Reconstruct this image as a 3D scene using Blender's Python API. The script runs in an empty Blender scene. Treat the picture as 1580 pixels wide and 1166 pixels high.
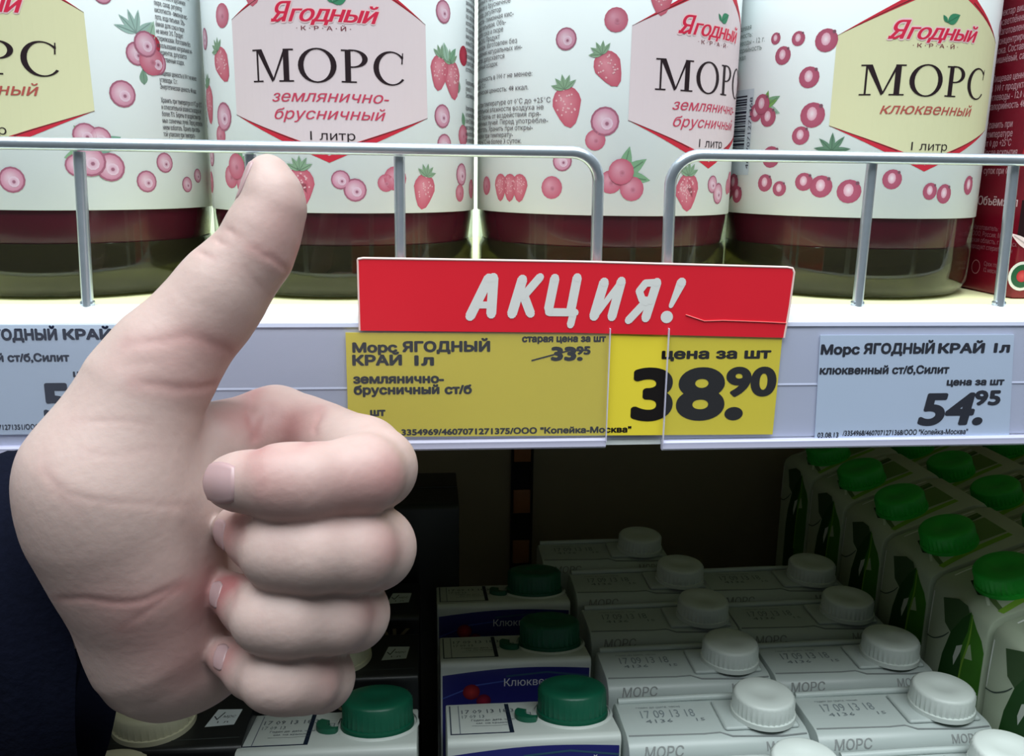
import bpy, bmesh, math, random
import numpy as np
from mathutils import Vector, Matrix
random.seed(7)
PI = math.pi
S = 0.001                       # everything below is written in millimetres
sc = bpy.context.scene
COL = sc.collection

# ------------------------------------------------------------------ camera
FOC, CX, CY = 1368.0, 790.0, 583.0          # focal length in pixels of the 1580 x 1166 frame
YAW, PITCH, ROLL = math.radians(5.5), math.radians(13.0), math.radians(0.8)
CAM = np.array([0.0, -276.0, 43.0])
Fw = np.array([math.sin(YAW)*math.cos(PITCH), math.cos(YAW)*math.cos(PITCH), -math.sin(PITCH)])
R0 = np.array([math.cos(YAW), -math.sin(YAW), 0.0]); U0 = np.cross(R0, Fw)
Rt = math.cos(ROLL)*R0 + math.sin(ROLL)*U0
Up = math.cos(ROLL)*U0 - math.sin(ROLL)*R0
cd = bpy.data.cameras.new('camera'); cam = bpy.data.objects.new('camera', cd); COL.objects.link(cam)
cd.sensor_fit = 'HORIZONTAL'; cd.sensor_width = 36.0; cd.lens = FOC/1580*36.0
cd.clip_start = 0.01; cd.clip_end = 50
cam.matrix_world = Matrix([[Rt[0], Up[0], -Fw[0], CAM[0]*S], [Rt[1], Up[1], -Fw[1], CAM[1]*S], [Rt[2], Up[2], -Fw[2], CAM[2]*S], [0, 0, 0, 1]])
sc.camera = cam

def pt(px, py, z):
    """3-D point (mm) seen at a pixel, z mm in front of the lens (measured from the photograph)"""
    return CAM + z*(Fw + Rt*(px-CX)/FOC - Up*(py-CY)/FOC)
def on(px, py, ax, v):
    d = Fw + Rt*(px-CX)/FOC - Up*(py-CY)/FOC
    return CAM + d*(v-CAM[ax])/d[ax]

# ------------------------------------------------------------------ world, lights, exposure
w = bpy.data.worlds.new('shop_surroundings'); sc.world = w; w.use_nodes = True
bg = w.node_tree.nodes['Background']
bg.inputs[0].default_value = (0.86, 0.97, 1.0, 1); bg.inputs[1].default_value = 0.10
def area(name, loc, size, sy, power, target, col):
    l = bpy.data.lights.new(name, 'AREA'); l.shape = 'RECTANGLE'; l.size = size; l.size_y = sy
    l.energy = power; l.color = col
    o = bpy.data.objects.new(name, l); COL.objects.link(o); o.location = loc
    o.rotation_euler = (Vector(target)-Vector(loc)).to_track_quat('-Z', 'Y').to_euler()
    return o
area('ceiling_tube_lights', (0.05, -0.60, 1.3), 2.0, 0.9, 47, (0.05, -0.3, 0), (0.90, 0.98, 1.0))
area('shelf_tube_light', (-0.05, -0.05, 0.75), 1.1, 0.10, 5.0, (-0.05, 0.05, 0), (0.92, 0.99, 1.0))
sc.view_settings.view_transform = 'Standard'; sc.view_settings.look = 'None'
sc.view_settings.exposure = 0.0; sc.view_settings.gamma = 1.0
sc.view_settings.use_curve_mapping = False
try:
    sc.cycles.max_bounces = 8; sc.cycles.transparent_max_bounces = 16
    sc.cycles.use_denoising = True
except Exception: pass

# ------------------------------------------------------------------ helpers
def mute(c, k=0.28): return tuple(a*(1-k)+b*k for a, b in zip(c, (205, 190, 196)))
def lin(c):
    return tuple(((x/255)/12.92 if x/255 <= 0.04045 else ((x/255+0.055)/1.055)**2.4) for x in c[:3])
MATS = {}
def mat(name, col, rough=0.5, metal=0.0, noise=0.0, nscale=40.0, bump=0.0, coat=0.0, spec=0.5, sss=0.0, attr=None, alpha=1.0, stretch=None):
    if name in MATS: return MATS[name]
    m = bpy.data.materials.new(name); m.use_nodes = True; nt = m.node_tree; N = nt.nodes; L = nt.links
    b = N['Principled BSDF']; c = lin(col)
    b.inputs['Base Color'].default_value = (*c, 1); b.inputs['Roughness'].default_value = rough
    b.inputs['Metallic'].default_value = metal; b.inputs['Specular IOR Level'].default_value = spec
    b.inputs['Coat Weight'].default_value = coat; b.inputs['Coat Roughness'].default_value = 0.08
    b.inputs['Alpha'].default_value = alpha
    if sss:
        b.inputs['Subsurface Weight'].default_value = sss
        b.inputs['Subsurface Radius'].default_value = (1.0, 0.35, 0.2); b.inputs['Subsurface Scale'].default_value = 0.004
    src = None
    if attr:
        a = N.new('ShaderNodeAttribute'); a.attribute_name = attr; src = a.outputs['Color']
        L.new(src, b.inputs['Base Color'])
    if noise or bump:
        tc = N.new('ShaderNodeTexCoord'); mp = N.new('ShaderNodeMapping')
        if stretch: mp.inputs['Scale'].default_value = stretch
        L.new(tc.outputs['Object'], mp.inputs['Vector'])
        n = N.new('ShaderNodeTexNoise'); n.inputs['Scale'].default_value = nscale; n.inputs['Detail'].default_value = 4
        L.new(mp.outputs['Vector'], n.inputs['Vector'])
        if noise:
            mx = N.new('ShaderNodeMix'); mx.data_type = 'RGBA'; mx.blend_type = 'MULTIPLY'
            mx.inputs[0].default_value = 1.0
            rp = N.new('ShaderNodeMapRange'); rp.inputs[3].default_value = 1-noise; rp.inputs[4].default_value = 1+noise
            L.new(n.outputs['Fac'], rp.inputs[0]); L.new(rp.outputs[0], mx.inputs[7])
            if src: L.new(src, mx.inputs[6])
            else: mx.inputs[6].default_value = (*c, 1)
            L.new(mx.outputs[2], b.inputs['Base Color'])
        if bump:
            bp = N.new('ShaderNodeBump'); bp.inputs['Strength'].default_value = bump; bp.inputs['Distance'].default_value = 0.0006
            L.new(n.outputs['Fac'], bp.inputs['Height']); L.new(bp.outputs[0], b.inputs['Normal'])
    MATS[name] = m; return m
def film_mat(name, tint, haze, hazecol, rough=0.12, edge=0.0):
    """thin clear sheet: light passes straight through, a little haze and gloss on it"""
    m = bpy.data.materials.new(name); m.use_nodes = True; nt = m.node_tree; N = nt.nodes; L = nt.links
    N.remove(N['Principled BSDF']); out = N['Material Output']
    tr = N.new('ShaderNodeBsdfTransparent'); tr.inputs[0].default_value = (*tint, 1)
    df = N.new('ShaderNodeBsdfDiffuse'); df.inputs[0].default_value = (*lin(hazecol), 1)
    gl = N.new('ShaderNodeBsdfGlossy'); gl.inputs['Roughness'].default_value = rough
    m1 = N.new('ShaderNodeMixShader'); m1.inputs[0].default_value = haze
    L.new(tr.outputs[0], m1.inputs[1]); L.new(df.outputs[0], m1.inputs[2])
    fr = N.new('ShaderNodeFresnel'); ge = N.new('ShaderNodeNewGeometry'); ma = N.new('ShaderNodeMath'); ma.operation = 'MULTIPLY_ADD'
    ma.inputs[1].default_value = 1/1.45-1.45; ma.inputs[2].default_value = 1.45     # same index seen from either face
    L.new(ge.outputs['Backfacing'], ma.inputs[0]); L.new(ma.outputs[0], fr.inputs[0])
    m2 = N.new('ShaderNodeMixShader'); L.new(fr.outputs[0], m2.inputs[0])
    L.new(m1.outputs[0], m2.inputs[1]); L.new(gl.outputs[0], m2.inputs[2]); L.new(m2.outputs[0], out.inputs[0])
    MATS[name] = m; return m

def empty(name, loc, label, cat, group=None, rz=0.0):
    o = bpy.data.objects.new(name, None); COL.objects.link(o); o.empty_display_size = 0.01
    o.location = [c*S for c in loc]; o.rotation_euler = (0, 0, rz)
    o['label'] = label; o['category'] = cat
    if group: o['group'] = group
    return o
def link(name, me, m, parent=None, smooth=False, loc=None, label=None):
    if m is not None and len(me.materials) == 0: me.materials.append(m)
    o = bpy.data.objects.new(name, me); COL.objects.link(o)
    if parent: o.parent = parent
    if loc is not None: o.location = [c*S for c in loc]
    if smooth:
        me.polygons.foreach_set('use_smooth', [True]*len(me.polygons))
    if label: o['label'] = label
    return o
def mesh_bm(name, bm, sharp=None):
    bmesh.ops.recalc_face_normals(bm, faces=bm.faces)
    me = bpy.data.meshes.new(name); bm.to_mesh(me); bm.free()
    me.transform(Matrix.Scale(S, 4)); me.update()
    if sharp is not None:
        me.polygons.foreach_set('use_smooth', [True]*len(me.polygons)); me.set_sharp_from_angle(angle=math.radians(sharp))
    return me
def bbox(bm, x0, x1, y0, y1, z0, z1, bevel=0.0, seg=2):
    vs = [bm.verts.new((x, y, z)) for x in (x0, x1) for y in (y0, y1) for z in (z0, z1)]
    fs = [(0,1,3,2), (4,6,7,5), (0,4,5,1), (2,3,7,6), (0,2,6,4), (1,5,7,3)]
    fl = [bm.faces.new([vs[i] for i in f]) for f in fs]
    if bevel:
        es = list({e for f in fl for e in f.edges})
        bmesh.ops.bevel(bm, geom=es, offset=bevel, segments=seg, affect='EDGES', profile=0.5)
def box(name, x0, x1, y0, y1, z0, z1, m, parent=None, bevel=0.0, seg=2, label=None):
    bm = bmesh.new(); bbox(bm, x0, x1, y0, y1, z0, z1, bevel, seg)
    return link(name, mesh_bm(name, bm, 35), m, parent, label=label)
def lathe(prof, n=64, ribs=0, ribd=0.0, ribz=None, close=True):
    bm = bmesh.new(); rings = []
    for (r, z) in prof:
        if r <= 0.001: rings.append([bm.verts.new((0, 0, z))]); continue
        ring = []
        for i in range(n):
            rr = r
            if ribs and ribz and ribz[0] <= z <= ribz[1]: rr = r - (ribd if (i % 2) else 0)
            a = 2*PI*i/n; ring.append(bm.verts.new((rr*math.cos(a), rr*math.sin(a), z)))
        rings.append(ring)
    for a, b in zip(rings[:-1], rings[1:]):
        if len(a) == 1 and len(b) == 1: continue
        for i in range(n):
            j = (i+1) % n
            if len(a) == 1: bm.faces.new([a[0], b[j], b[i]])
            elif len(b) == 1: bm.faces.new([a[i], a[j], b[0]])
            else: bm.faces.new([a[i], a[j], b[j], b[i]])
    return bm
def tube_bm(pts, r, n=16, caps=True, bm=None):
    bm = bm or bmesh.new(); pts = [Vector(p) for p in pts]; rings = []
    ref = Vector((0.123, 0.9, 0.3)).normalized()
    for i, p in enumerate(pts):
        t = ((pts[min(i+1, len(pts)-1)]-p).normalized() + (p-pts[max(i-1, 0)]).normalized()).normalized()
        u = (ref - t*ref.dot(t)).normalized(); v = t.cross(u)
        rings.append([bm.verts.new(p + (u*math.cos(2*PI*k/n) + v*math.sin(2*PI*k/n))*r) for k in range(n)])
    for a, b in zip(rings[:-1], rings[1:]):
        for k in range(n): bm.faces.new([a[k], a[(k+1) % n], b[(k+1) % n], b[k]])
    if caps: bm.faces.new(rings[0]); bm.faces.new(rings[-1])
    return bm
def copy_tree(o, parent=None):
    c = o.copy(); COL.objects.link(c)
    if parent: c.parent = parent
    for ch in list(o.children): copy_tree(ch, c)
    return c

# ------------------------------------------------------------------ flat print (lettering and pictures as thin ink)
_TC = {}
def glyphs(s, shear=0.0, bold=0.0, res=3, spacing=1.0, lsp=1.0):
    k = (s, shear, bold, res, spacing, lsp)
    if k in _TC: return _TC[k]
    c = bpy.data.curves.new('t', 'FONT'); c.body = s; c.size = 1; c.resolution_u = res; c.shear = shear
    c.offset = bold; c.space_character = spacing; c.space_line = lsp
    o = bpy.data.objects.new('t', c); COL.objects.link(o)
    c.fill_mode = 'NONE'
    dg = bpy.context.evaluated_depsgraph_get(); dg.update()
    me = bpy.data.meshes.new_from_object(o.evaluated_get(dg))
    co = [tuple(v.co[:2]) for v in me.vertices]; par = list(range(len(co)))
    def fd(x):
        while par[x] != x: par[x] = par[par[x]]; x = par[x]
        return x
    for e in me.edges:
        a, b = fd(e.vertices[0]), fd(e.vertices[1]); par[max(a, b)] = min(a, b)
    bpy.data.objects.remove(o); bpy.data.curves.remove(c); bpy.data.meshes.remove(me)
    gr = {}
    for v_ in range(len(co)): gr.setdefault(fd(v_), []).append(v_)
    loops = [sorted(l) for l in gr.values() if len(l) > 2]      # outline points are stored in drawing order
    # outlines whose boxes touch are filled together, by winding number
    bb = [(min(co[i][0] for i in l), max(co[i][0] for i in l), min(co[i][1] for i in l), max(co[i][1] for i in l)) for l in loops]
    left = list(range(len(loops))); groups = []
    while left:
        g = [left.pop(0)]; grew = True
        while grew:
            grew = False
            for h in left[:]:
                if any(bb[h][0] <= bb[q][1] and bb[h][1] >= bb[q][0] and bb[h][2] <= bb[q][3] and bb[h][3] >= bb[q][2] for q in g): g.append(h); left.remove(h); grew = True
        groups.append([loops[q] for q in g])
    from mathutils.geometry import delaunay_2d_cdt
    pts = []; fs = []
    for g in groups:
        vs = []; es = []; segs = []
        for l in g:
            b = len(vs); n = len(l); vs += [Vector(co[q]) for q in l]; es += [(b+i, b+(i+1) % n) for i in range(n)]
            segs += [(*co[l[i]], *co[l[(i+1) % n]]) for i in range(n)]
        ov, _, of, *_r = delaunay_2d_cdt(vs, es, [], 0, 1e-5)
        sg = np.array(segs); b = len(pts); pts += [(v_.x, v_.y) for v_ in ov]
        if not of: continue
        cen = np.array([[sum(ov[q].x for q in t_)/3, sum(ov[q].y for q in t_)/3] for t_ in of])
        X_, Y_ = cen[:, 0][:, None], cen[:, 1][:, None]
        x0_, y0_, x1_, y1_ = sg[:, 0][None], sg[:, 1][None], sg[:, 2][None], sg[:, 3][None]
        upw = (y0_ <= Y_) & (y1_ > Y_); dnw = (y0_ > Y_) & (y1_ <= Y_)
        cr = (x1_-x0_)*(Y_-y0_)-(X_-x0_)*(y1_-y0_)
        wn = (upw & (cr > 0)).sum(1)-(dnw & (cr < 0)).sum(1)
        fs += [tuple(b+q for q in t_) for t_, w_ in zip(of, wn) if w_ != 0]
    _TC[k] = (np.array(pts) if pts else np.zeros((0, 2)), fs, None); return _TC[k]
CAPH = 0.727
class Print:
    def __init__(s): s.v = []; s.f = []; s.c = []; s.tick = 0
    def add(s, pts, faces, cols, layer, lay=None):
        b = len(s.v)
        s.v += [(p[0], p[1], 0.04*(layer+(lay[i] if lay else 0))) for i, p in enumerate(pts)]
        for f, c in zip(faces, cols):
            s.f.append([b+i for i in f]); s.c.append(c)
    def poly(s, pts, col, layer=1):
        from mathutils.geometry import tessellate_polygon
        tr = tessellate_polygon([[Vector((p[0], p[1], 0)) for p in pts]])
        c = lin(col)
        s.add(pts, tr, [[c]*3]*len(tr), layer)
    def rect(s, x0, y0, x1, y1, col, layer=1): s.poly([(x0, y0), (x1, y0), (x1, y1), (x0, y1)], col, layer)
    def line(s, pts, w, col, layer=1):
        w = w if hasattr(w, '__len__') else [w]*len(pts)
        for i in range(len(pts)-1):
            a, b = np.array(pts[i], float), np.array(pts[i+1], float); d = b-a; n = np.array([-d[1], d[0]])/(np.hypot(*d)+1e-9)
            s.tick += 1; dl = 0.012*(s.tick % 60)
            s.poly([a+n*w[i]/2, a-n*w[i]/2, b-n*w[i+1]/2, b+n*w[i+1]/2], col, layer+dl)
            if i: s.disc(a[0], a[1], w[i]/2, col, col, layer+dl+0.006, 10)
    def disc(s, u, v, r, c0, c1, layer=1, n=16, sx=1.0, hx=0.0, hy=0.0, ang=0.0):
        ca, sa = math.cos(ang), math.sin(ang)
        def q(x, y): x *= sx; return (u+x*ca-y*sa, v+x*sa+y*ca)
        pts = [q(hx*r, hy*r)] + [q(r*math.cos(2*PI*i/n), r*math.sin(2*PI*i/n)) for i in range(n)]
        a, b = lin(c0), lin(c1)
        s.add(pts, [(0, i+1, (i+1) % n+1) for i in range(n)], [[a, b, b]]*n, layer)
    def text(s, t, u, v, h, w=None, col=(20, 20, 20), align='l', shear=0.0, bold=0.0, layer=3, rot=0.0, res=3, spacing=1.0, lsp=1.0, xs=1.0):
        if h > 5.5: res = 8
        co, fs, lay = glyphs(t, shear, 0.0, res, spacing, lsp)
        if not len(co): return
        if bold > 0.002:      # heavier weight: the same letters printed again a hair to each side
            k = bold*1.2; m_ = 24 if h > 5.5 else 8; offs = [(k*math.cos(2*PI*i/m_), k*math.sin(2*PI*i/m_)) for i in range(m_)]+[(0, 0)] if bold > .02 else [(-k, 0), (k, 0)]
        else: offs = [(0, 0)]
        sy = h/CAPH; x0, x1 = co[:, 0].min(), co[:, 0].max()
        sx = sy*xs if w is None else w/(x1-x0)
        p = np.stack([(co[:, 0]-x0)*sx, co[:, 1]*sy], 1)
        W = (x1-x0)*sx
        if align == 'c': p[:, 0] -= W/2
        if align == 'r': p[:, 0] -= W
        if rot:
            c, si = math.cos(rot), math.sin(rot); p = np.stack([p[:, 0]*c-p[:, 1]*si, p[:, 0]*si+p[:, 1]*c], 1)
        p += (u, v); c = lin(col)
        for i, (ox, oy) in enumerate(offs):
            s.add((p+(ox*sx, oy*sy)).tolist(), fs, [[c]*len(f) for f in fs], layer+0.05*i, lay)
    def leaf(s, u, v, L, W, ang, col=(110, 140, 120), layer=1, col2=None):
        pts = []; n = 6
        for i in range(n+1): t = i/n; pts.append((t*L, W/2*math.sin(PI*t**0.8)))
        for i in range(n-1, 0, -1): t = i/n; pts.append((t*L, -W/2*math.sin(PI*t**0.8)))
        c, si = math.cos(ang), math.sin(ang)
        s.poly([(u+x*c-y*si, v+x*si+y*c) for x, y in pts], col, layer)
        d = tuple(int(k*0.8) for k in col)
        s.line([(u, v), (u+L*0.85*c, v+L*0.85*si)], L*0.035, d, layer+1)
    def berry(s, u, v, r, kind=0, layer=2):
        if kind == 0:      # pale lingonberry with a dark outline
            s.disc(u, v, r, mute((150, 60, 90)), mute((138, 58, 84)), layer)
            s.disc(u, v, r*0.86, mute((222, 190, 205)), mute((190, 110, 138)), layer+1, hx=-0.25, hy=0.25)
            s.disc(u+r*0.15, v-r*0.15, r*0.42, mute((190, 120, 150)), mute((225, 195, 212)), layer+2, 10)
            s.disc(u+r*0.15, v-r*0.15, r*0.14, mute((110, 50, 75)), mute((150, 80, 105)), layer+3, 6)
        elif kind == 1:    # cranberry, crimson with a white glint
            s.disc(u, v, r, mute((170, 60, 90)), mute((150, 38, 68)), layer)
            s.disc(u-r*0.05, v+r*0.1, r*0.55, mute((240, 225, 232)), mute((215, 140, 165)), layer+1, 12, sx=0.75)
            s.disc(u+r*0.62, v+r*0.7, r*0.17, mute((70, 40, 50)), mute((100, 40, 60)), layer+1, 6)
        else:              # red berry
            s.disc(u, v, r, mute((205, 130, 150)), mute((172, 52, 78)), layer, hx=-0.3, hy=0.3)
            s.disc(u+r*0.1, v-r*0.1, r*0.25, mute((150, 60, 80)), mute((190, 100, 125)), layer+1, 8)
    def straw(s, u, v, r, ang=0.0, layer=2, leaves=True):
        n = 16; pts = []
        for i in range(n):
            a = 2*PI*i/n; rr = r*(1.0 if math.sin(a) > 0 else 1.0+0.45*abs(math.sin(a))**3)
            x, y = rr*math.cos(a)*(0.9 if math.sin(a) > 0 else 0.9-0.25*abs(math.sin(a))), rr*math.sin(a)
            pts.append((u+x*math.cos(ang)-y*math.sin(ang), v+x*math.sin(ang)+y*math.cos(ang)))
        a, b = lin(mute((215, 120, 135))), lin(mute((178, 48, 70)))
        s.add([(u-r*0.2, v+r*0.2)]+pts, [(0, i+1, (i+1) % n+1) for i in range(n)], [[a, b, b]]*n, layer)
        rr = random.Random(int(abs(u*31+v*17)))
        for i in range(22):
            q = rr.uniform(0, 2*PI); d = r*0.8*math.sqrt(rr.random())
            s.disc(u+d*math.cos(q)*0.85, v+d*math.sin(q), r*0.07, mute((235, 190, 190)), mute((220, 150, 160)), layer+1, 4)
        if leaves:
            for k in range(5):
                q = PI/2+ang+(k-2)*0.55
                s.leaf(u-math.sin(ang)*r*0.8, v+math.cos(ang)*r*0.8, r*0.9, r*0.32, q, mute((104, 150, 108)), layer+2)
    def cluster(s, u, v, r, kind, lv=4, layer=2, a0=0.4):
        for k in range(lv):
            s.leaf(u, v+r*0.3, r*2.3, r*0.95, a0+k*0.75, random.Random(k).choice([(120, 160, 125), (150, 180, 160), (95, 135, 105)]), layer-1)
        s.berry(u-r*0.9, v-r*0.2, r*0.9, kind, layer); s.berry(u+r*0.8, v-r*0.7, r*0.95, kind, layer+2); s.berry(u-r*0.1, v+r*0.6, r, kind, layer+5)
    def build(s, name, mapf, step=None, horiz=True):
        bm = bmesh.new(); cl = bm.loops.layers.float_color.new('Col')
        vs = [bm.verts.new(p) for p in s.v]
        for f, c in zip(s.f, s.c):
            if len(set(f)) < 3: continue
            try: fc = bm.faces.new([vs[i] for i in f])
            except ValueError: continue
            if fc.calc_area() == 0: pass
            for lp, cc in zip(fc.loops, c): lp[cl] = (*cc, 1)
        if step:
            us = [v.co.x for v in bm.verts]; k0, k1 = math.floor(min(us)/step)+1, math.ceil(max(us)/step)
            for k in range(k0, k1):
                bmesh.ops.bisect_plane(bm, geom=bm.verts[:]+bm.edges[:]+bm.faces[:], plane_co=(k*step+0.013, 0, 0), plane_no=(1, 0, 0), dist=1e-5)
        for f in bm.faces:
            if f.normal.z < 0: f.normal_flip()
        for v in bm.verts: v.co = mapf(v.co.x, v.co.y, v.co.z)
        me = bpy.data.meshes.new(name); bm.to_mesh(me); bm.free(); me.transform(Matrix.Scale(S, 4)); me.update()
        return me

# high-contrast capitals with serifs, cap height 1
def ring(cx, cy, rx, ry, ix, iy, a0=0.0, a1=2*PI, dx=0.0, n=28):
    o = []; m = []
    for i in range(n+1):
        a = a0+(a1-a0)*i/n
        o.append((cx+rx*math.cos(a), cy+ry*math.sin(a))); m.append((cx+dx+ix*math.cos(a), cy+iy*math.sin(a)))
    return [[o[i], o[i+1], m[i+1], m[i]] for i in range(n)]
def serif_glyph(ch):
    R = lambda x0, y0, x1, y1: [(x0, y0), (x1, y0), (x1, y1), (x0, y1)]
    if ch == 'М':
        return 1.22, [R(.13,0,.185,1), R(0,0,.32,.045), R(0,.955,.2,1), [(.13,1),(.30,1),(.66,.06),(.59,0)], [(.59,0),(.66,.06),(1.02,1),(.95,1)],
                      R(.93,0,1.09,1), R(.80,0,1.22,.045), R(.95,.955,1.22,1)]
    if ch == 'О': return 1.06, ring(.53,.5,.51,.53,.36,.485)
    if ch == 'Р':
        return .74, [R(.1,0,.25,1), R(0,0,.40,.045), R(0,.955,.2,1)] + ring(.30,.735,.40,.275,.255,.235,-PI/2,PI/2) + [R(.2,.96,.31,1.01), R(.2,.455,.31,.5)]
    if ch == 'С': return .88, ring(.5,.5,.49,.53,.37,.485,math.radians(42),math.radians(322),.03) + [[(.80,.66),(.84,.66),(.86,1.0),(.83,1.0)], [(.78,.86),(.86,.9),(.86,.82)]]
def serif_word(P, word, u, v, h, w, col, layer=4, gap=.10):
    tot = sum(serif_glyph(c)[0] for c in word)+gap*(len(word)-1); k = w/tot; x = u
    for c in word:
        wd, polys = serif_glyph(c)
        for i, p in enumerate(polys): P.poly([(x+a*k, v+b*h) for a, b in p], col, layer+0.02*(i % 30))
        x += (wd+gap)*k

# ------------------------------------------------------------------ materials
M_PRINT = mat('ink_on_paper', (255, 255, 255), 0.6, attr='Col', spec=0.2)
M_PRINT_GLOSS = mat('ink_on_glossy_card', (255, 255, 255), 0.28, attr='Col')
M_LABEL = mat('label_paper', (228, 235, 236), 0.45, noise=0.03, nscale=30)
M_CREAM = mat('cream_shelf_paint', (226, 226, 176), 0.4, noise=0.04, nscale=25)
M_WHITE = mat('white_painted_steel', (240, 246, 244), 0.35, noise=0.02, nscale=20)
M_RAIL = mat('grey_white_plastic', (196, 200, 222), 0.4, noise=0.03, nscale=30)
M_RAILEDGE = mat('pale_lilac_plastic', (212, 210, 236), 0.35)
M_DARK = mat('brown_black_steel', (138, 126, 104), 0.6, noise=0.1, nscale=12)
M_SLOT = mat('black_recess', (10, 9, 8), 0.8)
M_RUST = mat('brown_steel', (150, 96, 60), 0.5, noise=0.15, nscale=60)
M_METAL = mat('zinc_plated_wire', (208, 220, 232), 0.30, metal=0.8, noise=0.08, nscale=300, bump=0.05)
M_JUICE = mat('dark_red_juice', (84, 14, 36), 0.25, noise=0.25, nscale=18)
M_GLASS = film_mat('thin_clear_glass', (0.84, 0.88, 0.80), 0.015, (170, 150, 160), 0.06)
M_BASEGLASS = film_mat('thick_olive_glass', (0.26, 0.25, 0.14), 0.20, (78, 74, 40), 0.05)
M_FILM = film_mat('hazy_price_film', (0.90, 0.90, 0.91), 0.08, (196, 200, 214), 0.35)
M_FILM2 = film_mat('clear_price_film', (0.95, 0.96, 0.98), 0.03, (200, 206, 220), 0.3)
M_CARDW = mat('white_card', (205, 212, 208), 0.4, noise=0.04, nscale=30)
M_CARDG = mat('pearl_white_card', (182, 192, 190), 0.35, noise=0.05, nscale=40)
M_CARDK = mat('black_card', (26, 28, 30), 0.35, noise=0.2, nscale=20)
M_NAVY = mat('navy_card', (34, 36, 110), 0.35, noise=0.15, nscale=25)
M_GREENCAP = mat('dark_green_cap', (14, 92, 68), 0.38, noise=0.06, nscale=60)
M_WHITECAP = mat('white_plastic_cap', (206, 214, 210), 0.4, noise=0.02, nscale=60)
M_CREAMCAP = mat('cream_plastic_cap', (214, 210, 180), 0.4)
M_LEAFCAP = mat('bright_green_cap', (38, 182, 58), 0.4)
M_CARDGR = mat('white_green_card', (176, 188, 166), 0.4, noise=0.05, nscale=30)
M_MAROON = mat('maroon_card', (128, 14, 38), 0.35, noise=0.08, nscale=30)

# ------------------------------------------------------------------ the shelf unit
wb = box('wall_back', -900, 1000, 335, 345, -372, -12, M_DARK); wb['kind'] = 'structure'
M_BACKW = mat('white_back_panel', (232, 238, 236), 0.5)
wb2 = box('wall_upper_back', -900, 1000, 335, 345, -11, 420, M_BACKW); wb2['kind'] = 'structure'
shelf = empty('shop_shelf', (30, 165, -3), 'upper steel shop shelf with cream top and glaring white front lip under the juice bottles', 'shelf')
def at0(o, root): o.parent = root; o.location = -root.location; return o
at0(box('shelf_board', -900, 1000, 10, 334, -3, -0.02, M_CREAM, bevel=0.4), shelf)
bm = bmesh.new()
prof = [(10, -2.9), (10, 0.6), (8.5, 1.6), (4.5, 1.6), (1.6, 0.2), (0.2, -2.6), (0.2, -44), (1.4, -44), (1.4, -4), (5, -2.9)]
def extrude_x(prof, x0, x1):
    bm = bmesh.new(); A = [bm.verts.new((x0, y, z)) for y, z in prof]; B = [bm.verts.new((x1, y, z)) for y, z in prof]
    n = len(prof)
    for i in range(n): bm.faces.new([A[i], A[(i+1) % n], B[(i+1) % n], B[i]])
    bm.faces.new(A); bm.faces.new(B); return bm
at0(link('front_lip', mesh_bm('front_lip', extrude_x(prof, -900, 1000), 30), M_WHITE), shelf)
lsh = empty('shop_shelf', (30, 165, -356), 'lower dark shop shelf carrying the drink cartons', 'shelf')
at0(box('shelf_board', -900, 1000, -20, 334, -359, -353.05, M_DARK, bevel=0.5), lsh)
at0(box('front_lip', -900, 1000, -24, -20.05, -398, -350, M_WHITE, bevel=1), lsh)
# slotted upright in the back of the lower bay
up = empty('slotted_upright', (67, 333, -353), 'narrow black slotted steel upright with brown rungs on the dark back wall', 'upright')
at0(box('side_rail', 59, 60.6, 331.5, 334.9, -352.9, -12, M_SLOT), up); at0(box('side_rail', 73.4, 75, 331.5, 334.9, -352.9, -12, M_SLOT), up)
at0(box('slot_backing', 60.7, 73.3, 334.0, 334.9, -352.9, -12, M_SLOT), up)
rm = None
for k in range(9):
    zt = -151.5-39.5*(k-3)
    if rm is None:
        rm = box('rung', 60.7, 73.3, 332.0, 333.9, -9, 9, M_RUST, bevel=0.5).data; o = [x for x in bpy.data.objects if x.data is rm][0]
    else: o = link('rung', rm, None)
    if zt < -340: zt = -340
    o.parent = up; o.location = (-up.location.x, -up.location.y, zt*S - up.location.z)

# price rail: back strip with ridges, lower hook, two film covers
rail = empty('price_rail', (30, 0, -23), 'long grey-white plastic price rail along the shelf front', 'price rail')
prof = [(0.1, -3.0), (-0.7, -3.0), (-0.9, -4.2), (-0.4, -5.0), (-0.4, -23.4), (-0.62, -24.0), (-0.4, -24.6), (-0.4, -41.6), (0.1, -41.6)]
at0(link('back_strip', mesh_bm('back_strip', extrude_x(prof, -900, 1000), 20), M_RAIL), rail)
prof = [(0.1, -41.7), (-2.0, -41.7), (-2.6, -42.2), (-2.6, -44.2), (-1.9, -44.9), (0.1, -44.9)]
def film(x0, x1, m, dz=0.0, z1=-4.6):
    def sheet(name, xa, xb, za, zb, ya, yb, mm):
        bm = bmesh.new(); q = [bm.verts.new(p) for p in ((xa, ya, za), (xb, ya, za), (xb, yb, zb), (xa, yb, zb))]; bm.faces.new(q)
        return at0(link(name, mesh_bm(name, bm), mm), rail)
    sheet('film_cover', x0, x1, -42.6+dz, z1, -2.9, -1.7, m)
    at0(link('rail_hook', mesh_bm('rail_hook', extrude_x([(a, b+dz) for a, b in prof], x0, x1), 20), M_RAILEDGE), rail)
    at0(box('film_edge', x0-0.12, x0+0.12, -3.05, -1.75, -42.6+dz, z1, M_RAILEDGE), rail)
    at0(box('film_edge', x1-0.12, x1+0.12, -3.05, -1.75, -42.6+dz, z1, M_RAILEDGE), rail)
xa = on(937, 600, 1, -1.5)[0]; xb = on(1026, 600, 1, -1.5)[0]
film(-900, xa, M_FILM, 0.6); film(xb, 1000, M_FILM2, -0.6)

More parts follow.
